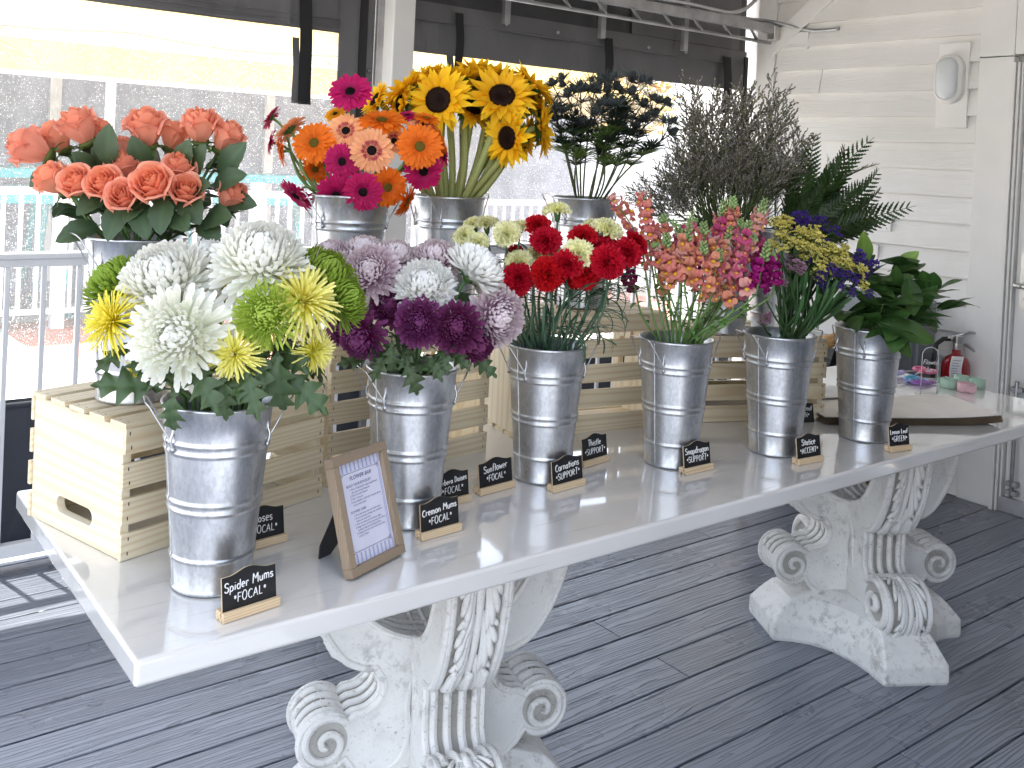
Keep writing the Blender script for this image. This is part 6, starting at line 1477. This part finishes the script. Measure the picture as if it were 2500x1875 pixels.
for (cx,cy,d,f,sz,me,ri,up) in ((668,190,.0,(-.1,.98,.1),.115,LLEML,0,(0.3,.1,.95)),(1055,290,-.03,(.75,.6,.2),.085,LLEML,1,(0,.7,.7)),(1040,335,-.02,(.8,.25,.3),.085,LLEM[0],1,(0,.7,.7)),(925,440,.03,(-.05,.97,.2),.10,LLEM[0],2,(.2,.1,.97)),(1070,590,.07,(0,-.98,.2),.11,LLEM[0],3,(0,.15,.97)),(780,500,.04,(.6,-.5,.3),.11,LLEM[0],6,(.2,.5,.8)),(1200,590,.0,(.6,.75,.2),.12,LLEM[0],4,(-.5,.5,.6)),(1410,665,-.02,(.95,.1,.2),.085,LLEM[0],5,(0,.9,.4)),(1190,765,.05,(.9,-.25,.2),.10,LLEM[1],8,(0,.8,.6)),(745,790,.10,(.1,.35,.7),.105,LLEM[0],10,(.2,.7,.7)),(930,950,.13,(.45,-.72,.45),.13,LLEM[0],7,(.3,.45,.8)),(1060,890,.12,(.85,-.42,.3),.14,LLEM[0],7,(0,.6,.75)),(940,740,.08,(.8,.1,.4),.10,LLEM[0],10,(0,.6,.75)),(640,800,.07,(.4,.6,.6),.085,LLEM[0],9,(.1,.6,.75)),(700,600,.05,(.3,-.2,.8),.09,LLEM[0],6,(.2,.7,.6)),(1000,480,.02,(.6,.5,.4),.10,LLEM[0],2,(0,.5,.8)),(880,600,.06,(-.2,-.3,.9),.10,LLEM[0],10,(0,.8,.5)),(1130,640,.02,(.5,-.1,.6),.10,LLEM[0],4,(0,.7,.6))):
    ox,oy=LX(cx,cy); hero_leaf(LB[ri],'lemon',me,ox,oy,d,f,sz,up)
# ------------------------------------------------------------------ outdoors seen through the clear windows
GZ=-.22
mb=MB(); mb.box((0,100,GZ-.05),(400,400,.1)); tag(mb.build('ground',M['gravel']),kind='structure')
def slab(name,poly,z,mat):
    mb=MB(); mb.add([(x,y,z) for x,y in poly],[tuple(range(len(poly)))]); return tag(mb.build(name,mat),kind='structure')
slab('concrete_path',[(-8,2.7),(6,2.7),(6,6.0),(1.6,6.0),(1.45,8.3),(-8,8.3)],GZ+.004,M['concrete'])
slab('brick_path',[(1.40,6.05),(9,6.05),(9,8.5),(1.30,8.5)],GZ+.008,M['brick'])
aw=thing('awning','cream yellow fabric awning across the patio outside the left window','awning',(0,8,0))
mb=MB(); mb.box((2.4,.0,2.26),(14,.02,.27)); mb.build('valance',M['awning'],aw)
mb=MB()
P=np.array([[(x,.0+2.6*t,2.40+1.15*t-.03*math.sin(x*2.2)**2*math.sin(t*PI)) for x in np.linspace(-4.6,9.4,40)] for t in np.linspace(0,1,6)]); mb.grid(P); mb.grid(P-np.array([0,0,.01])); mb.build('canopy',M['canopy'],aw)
for x in (-2.2,2.15,5.6):
    mb=MB(); mb.box((0,0,1.15),(.075,.075,2.7)); mb.build('pole',M['rail'],aw,loc=(x,.1,0))
mb=MB(); mb.box((2.4,.12,2.11),(14,.05,.05)); mb.build('beam',M['rail'],aw)
mb=MB(); 
mb.tube([(x,7.93,2.55-.06*abs(math.sin(x*1.4))) for x in np.linspace(-3,8,90)],.006,5)
sl=mb.build('string_lights',M['rubber']); tag(sl,'string of small lights sagging across the yellow awning','string lights')
for k in range(9):
    x=-2+1.05*k; mb=MB(); mb.tube([(0,0,0),(.02,0,-.07),(.06,0,-.09)],[.008,.014,.010],6); mb.build('bulb',M['kraft'],sl,loc=(x,7.93,2.53))
po=thing('porch_building','shaded blue grey screened porch under the yellow awning','building',(0,10.6,0))
mb=MB(); mb.box((2.2,0,1.6),(16,.2,3.7)); mb.build('wall',M['screen'],po)
for x in (-3,-.4,2.2,4.8,7.4):
    mb=MB(); mb.box((0,-.12,1.5),(.12,.06,3.2)); mb.build('mullion',M['white'],po,loc=(x,0,0))
def outrail(x0,x1,y,z0,z1,lab):
    r=thing('patio_railing',lab,'railing',(x0,y,0)); L=x1-x0
    mb=MB(); mb.box((L/2,0,z1),(L,.07,.07)); mb.build('top_rail',M['rail'],r)
    mb=MB(); mb.box((L/2,0,z0),(L,.05,.05)); mb.build('bottom_rail',M['rail'],r)
    b=None
    for k in range(int(L/.145)):
        if b is None: mb=MB(); mb.box((0,0,(z0+z1)/2),(.035,.035,z1-z0)); b=mb.build('baluster',M['rail'],r,loc=(.05,0,0))
        else: c=b.copy(); COL.objects.link(c); c.parent=r; c.location=(.05+.145*k,0,0)
    for k in range(int(L/1.9)+1):
        mb=MB(); mb.box((0,0,(z1+.12+GZ)/2),(.11,.11,z1+.12-GZ)); mb.build('post',M['rail'],r,loc=(.05+1.9*k,0,0))
outrail(-4,5.4,8.1,-.05,1.05,'white patio railing across the yard outside the left window')
outrail(5.9,10.8,8.4,-.05,.98,'white patio railing outside the right window')
def table_out(x,y,rz,lab):
    t=thing('picnic_table',lab,'picnic table',(x,y,GZ),rz,'teal picnic tables')
    mb=MB(); 
    for k in range(5): mb.box((0,-.30+.15*k,1.40),(1.7,.14,.09))
    mb.build('table_top',M['teal'],t)
    for s in (-1,1):
        mb=MB(); mb.box((0,s*.62,1.17),(1.7,.26,.08)); mb.build('bench',M['teal'],t)
        mb=MB(); mb.tube([(s*.6,-.62,0),(s*.6,-.2,1.37)],.035,6); mb.tube([(s*.6,.62,0),(s*.6,.2,1.37)],.035,6); mb.box((s*.6,0,1.12),(.06,1.3,.08)); mb.build('leg',M['teal'],t)
table_out(1.35,9.2,.05,'teal picnic table beyond the patio railing, left of the roses')
table_out(3.9,9.25,-.08,'teal picnic table seen between the roses and gerberas')
table_out(2.6,10.0,.1,'teal picnic table further back in the shade')
fe=thing('white_fence','pale blue white solid fence panels outside the right window','fence',(6.2,11,0))
for k in range(4):
    mb=MB(); mb.box((.9,0,.95),(1.78,.06,2.3))
    for j in range(8): mb.box((.1+.22*j,-.036,.95),(.015,.012,2.25))
    mb.build('panel',M['stucco'],fe,loc=(k*1.86,0,0))
    mb=MB(); mb.box((0,0,1.0),(.1,.1,2.5)); mb.build('post',M['white'],fe,loc=(k*1.86,0,0))
ho=thing('house','pale house with tan shingle roof beyond the right window','house',(13.5,19,GZ))
mb=MB(); mb.box((0,0,1.6),(9,5,3.2)); mb.build('wall',M['stucco'],ho)
mb=MB(); mb.prism([(-3.0,3.1),(3.0,3.1),(0,5.2)],-4.8,4.8,lambda y,z,x:(x,y,z)); mb.build('roof',M['shingle'],ho)
for x in (-2.5,.2,2.6):
    mb=MB(); mb.box((x,-2.52,1.7),(1.0,.06,1.2)); w=mb.build('window',M['white'],ho); mb=MB(); mb.box((x,-2.56,1.7),(.8,.02,1.0)); mb.build('pane',M['screen'],w)
def tree(x,y,h,sp,lab,seed,cols):
    R=random.Random(seed); t=thing('autumn_tree',lab,'tree',(x,y,GZ))
    mb=MB(); mb.tube([(0,0,0),(.05,.02,h*.3),(.0,.05,h*.6),(.1,0,h*.85)],[.20,.16,.10,.03],9)
    for k in range(9):
        a=k*2.4; z=h*(.3+.06*k); mb.tube([(0,0,z),(math.cos(a)*sp*.4,math.sin(a)*sp*.4,z+h*.12),(math.cos(a)*sp*.75,math.sin(a)*sp*.75,z+h*.2)],[.07,.04,.012],6)
    mb.build('trunk',M['bark'],t)
    mb=MB(); cen=[(R.gauss(0,sp*.42),R.gauss(0,sp*.42),h*(.62+R.uniform(-.26,.32))) for _ in range(34)]
    V=[];F=[];Cc=[]
    for k in range(5200):
        c=R.choice(cen); p=np.array([c[0]+R.gauss(0,sp*.17),c[1]+R.gauss(0,sp*.17),c[2]+R.gauss(0,h*.07)]); a=np.array([R.gauss(0,1) for _ in range(3)]); a/=np.linalg.norm(a); b=np.cross(a,[R.gauss(0,1) for _ in range(3)]); b/=np.linalg.norm(b); s=R.uniform(.05,.11)
        n=len(V); V+= [p-a*s,p+b*s*.6,p+a*s,p-b*s*.6]; F.append((n,n+1,n+2,n+3)); cc=cols[R.randrange(len(cols))]*R.uniform(.7,1.3); Cc+=[cc]*4
    mb.add(V,F,np.array(Cc)); mb.build('crown',M['autumn'],t)
tree(14.2,14.5,4.6,1.7,'yellow and orange autumn tree beyond the right window',3,[C('c89a30'),C('d88a28'),C('a8903a'),C('8c8a3c')])
tree(6.4,15.5,5.0,1.4,'green and yellow tree glimpsed beside the white post',5,[C('8c9a40'),C('b8a840'),C('6c8040')])

# ------------------------------------------------------------------ camera, light, world
cam=bpy.data.cameras.new('camera'); co=bpy.data.objects.new('camera',cam); COL.objects.link(co)
cam.sensor_width=36; cam.lens=CF/2500*36; cam.shift_x=(1250-CCX)/2500; cam.shift_y=-(937.5-CCY)/2500; cam.clip_end=1000; cam.clip_start=.02
mw=Matrix.Identity(4)
for i,a in enumerate((CR,CU,-CD)):
    for j in range(3): mw[j][i]=a[j]
for j in range(3): mw[j][3]=CAM[j]
co.matrix_world=mw; SC.camera=co
SUN_EL, SUN_AZ = math.radians(75), math.radians(-14)    # azimuth from +Y (behind the window wall) toward +X
sd=Vector((math.sin(SUN_AZ)*math.cos(SUN_EL), math.cos(SUN_AZ)*math.cos(SUN_EL), math.sin(SUN_EL)))
sl_=bpy.data.lights.new('sun','SUN'); sl_.energy=4.2; sl_.angle=math.radians(.6); sl_.color=(1,.95,.87)
so=bpy.data.objects.new('sun',sl_); COL.objects.link(so); so.rotation_mode='QUATERNION'; so.rotation_quaternion=sd.to_track_quat('Z','Y'); so.location=(0,6,9)
W=bpy.data.worlds.new('World'); SC.world=W; W.use_nodes=True
nt=W.node_tree; bg=nt.nodes['Background']; sky=nt.nodes.new('ShaderNodeTexSky'); sky.sky_type='NISHITA'; sky.sun_disc=False; sky.sun_elevation=SUN_EL; sky.sun_rotation=SUN_AZ; sky.air_density=1.0; sky.dust_density=2.5
hs=nd(nt,'ShaderNodeHueSaturation',Saturation=.52,Color=sky.outputs[0]); nt.links.new(hs.outputs[0],bg.inputs[0]); bg.inputs[1].default_value=.15
vs=SC.view_settings; vs.view_transform='Standard'; vs.look='None'; vs.exposure=EXPO; vs.gamma=1; vs.use_curve_mapping=False
cy=SC.cycles; cy.max_bounces=10; cy.diffuse_bounces=5; cy.glossy_bounces=4; cy.transparent_max_bounces=16; cy.transmission_bounces=4; cy.sample_clamp_indirect=6; cy.use_denoising=True; cy.caustics_reflective=False; cy.caustics_refractive=False
try: cy.denoiser='OPENIMAGEDENOISE'
except Exception: pass
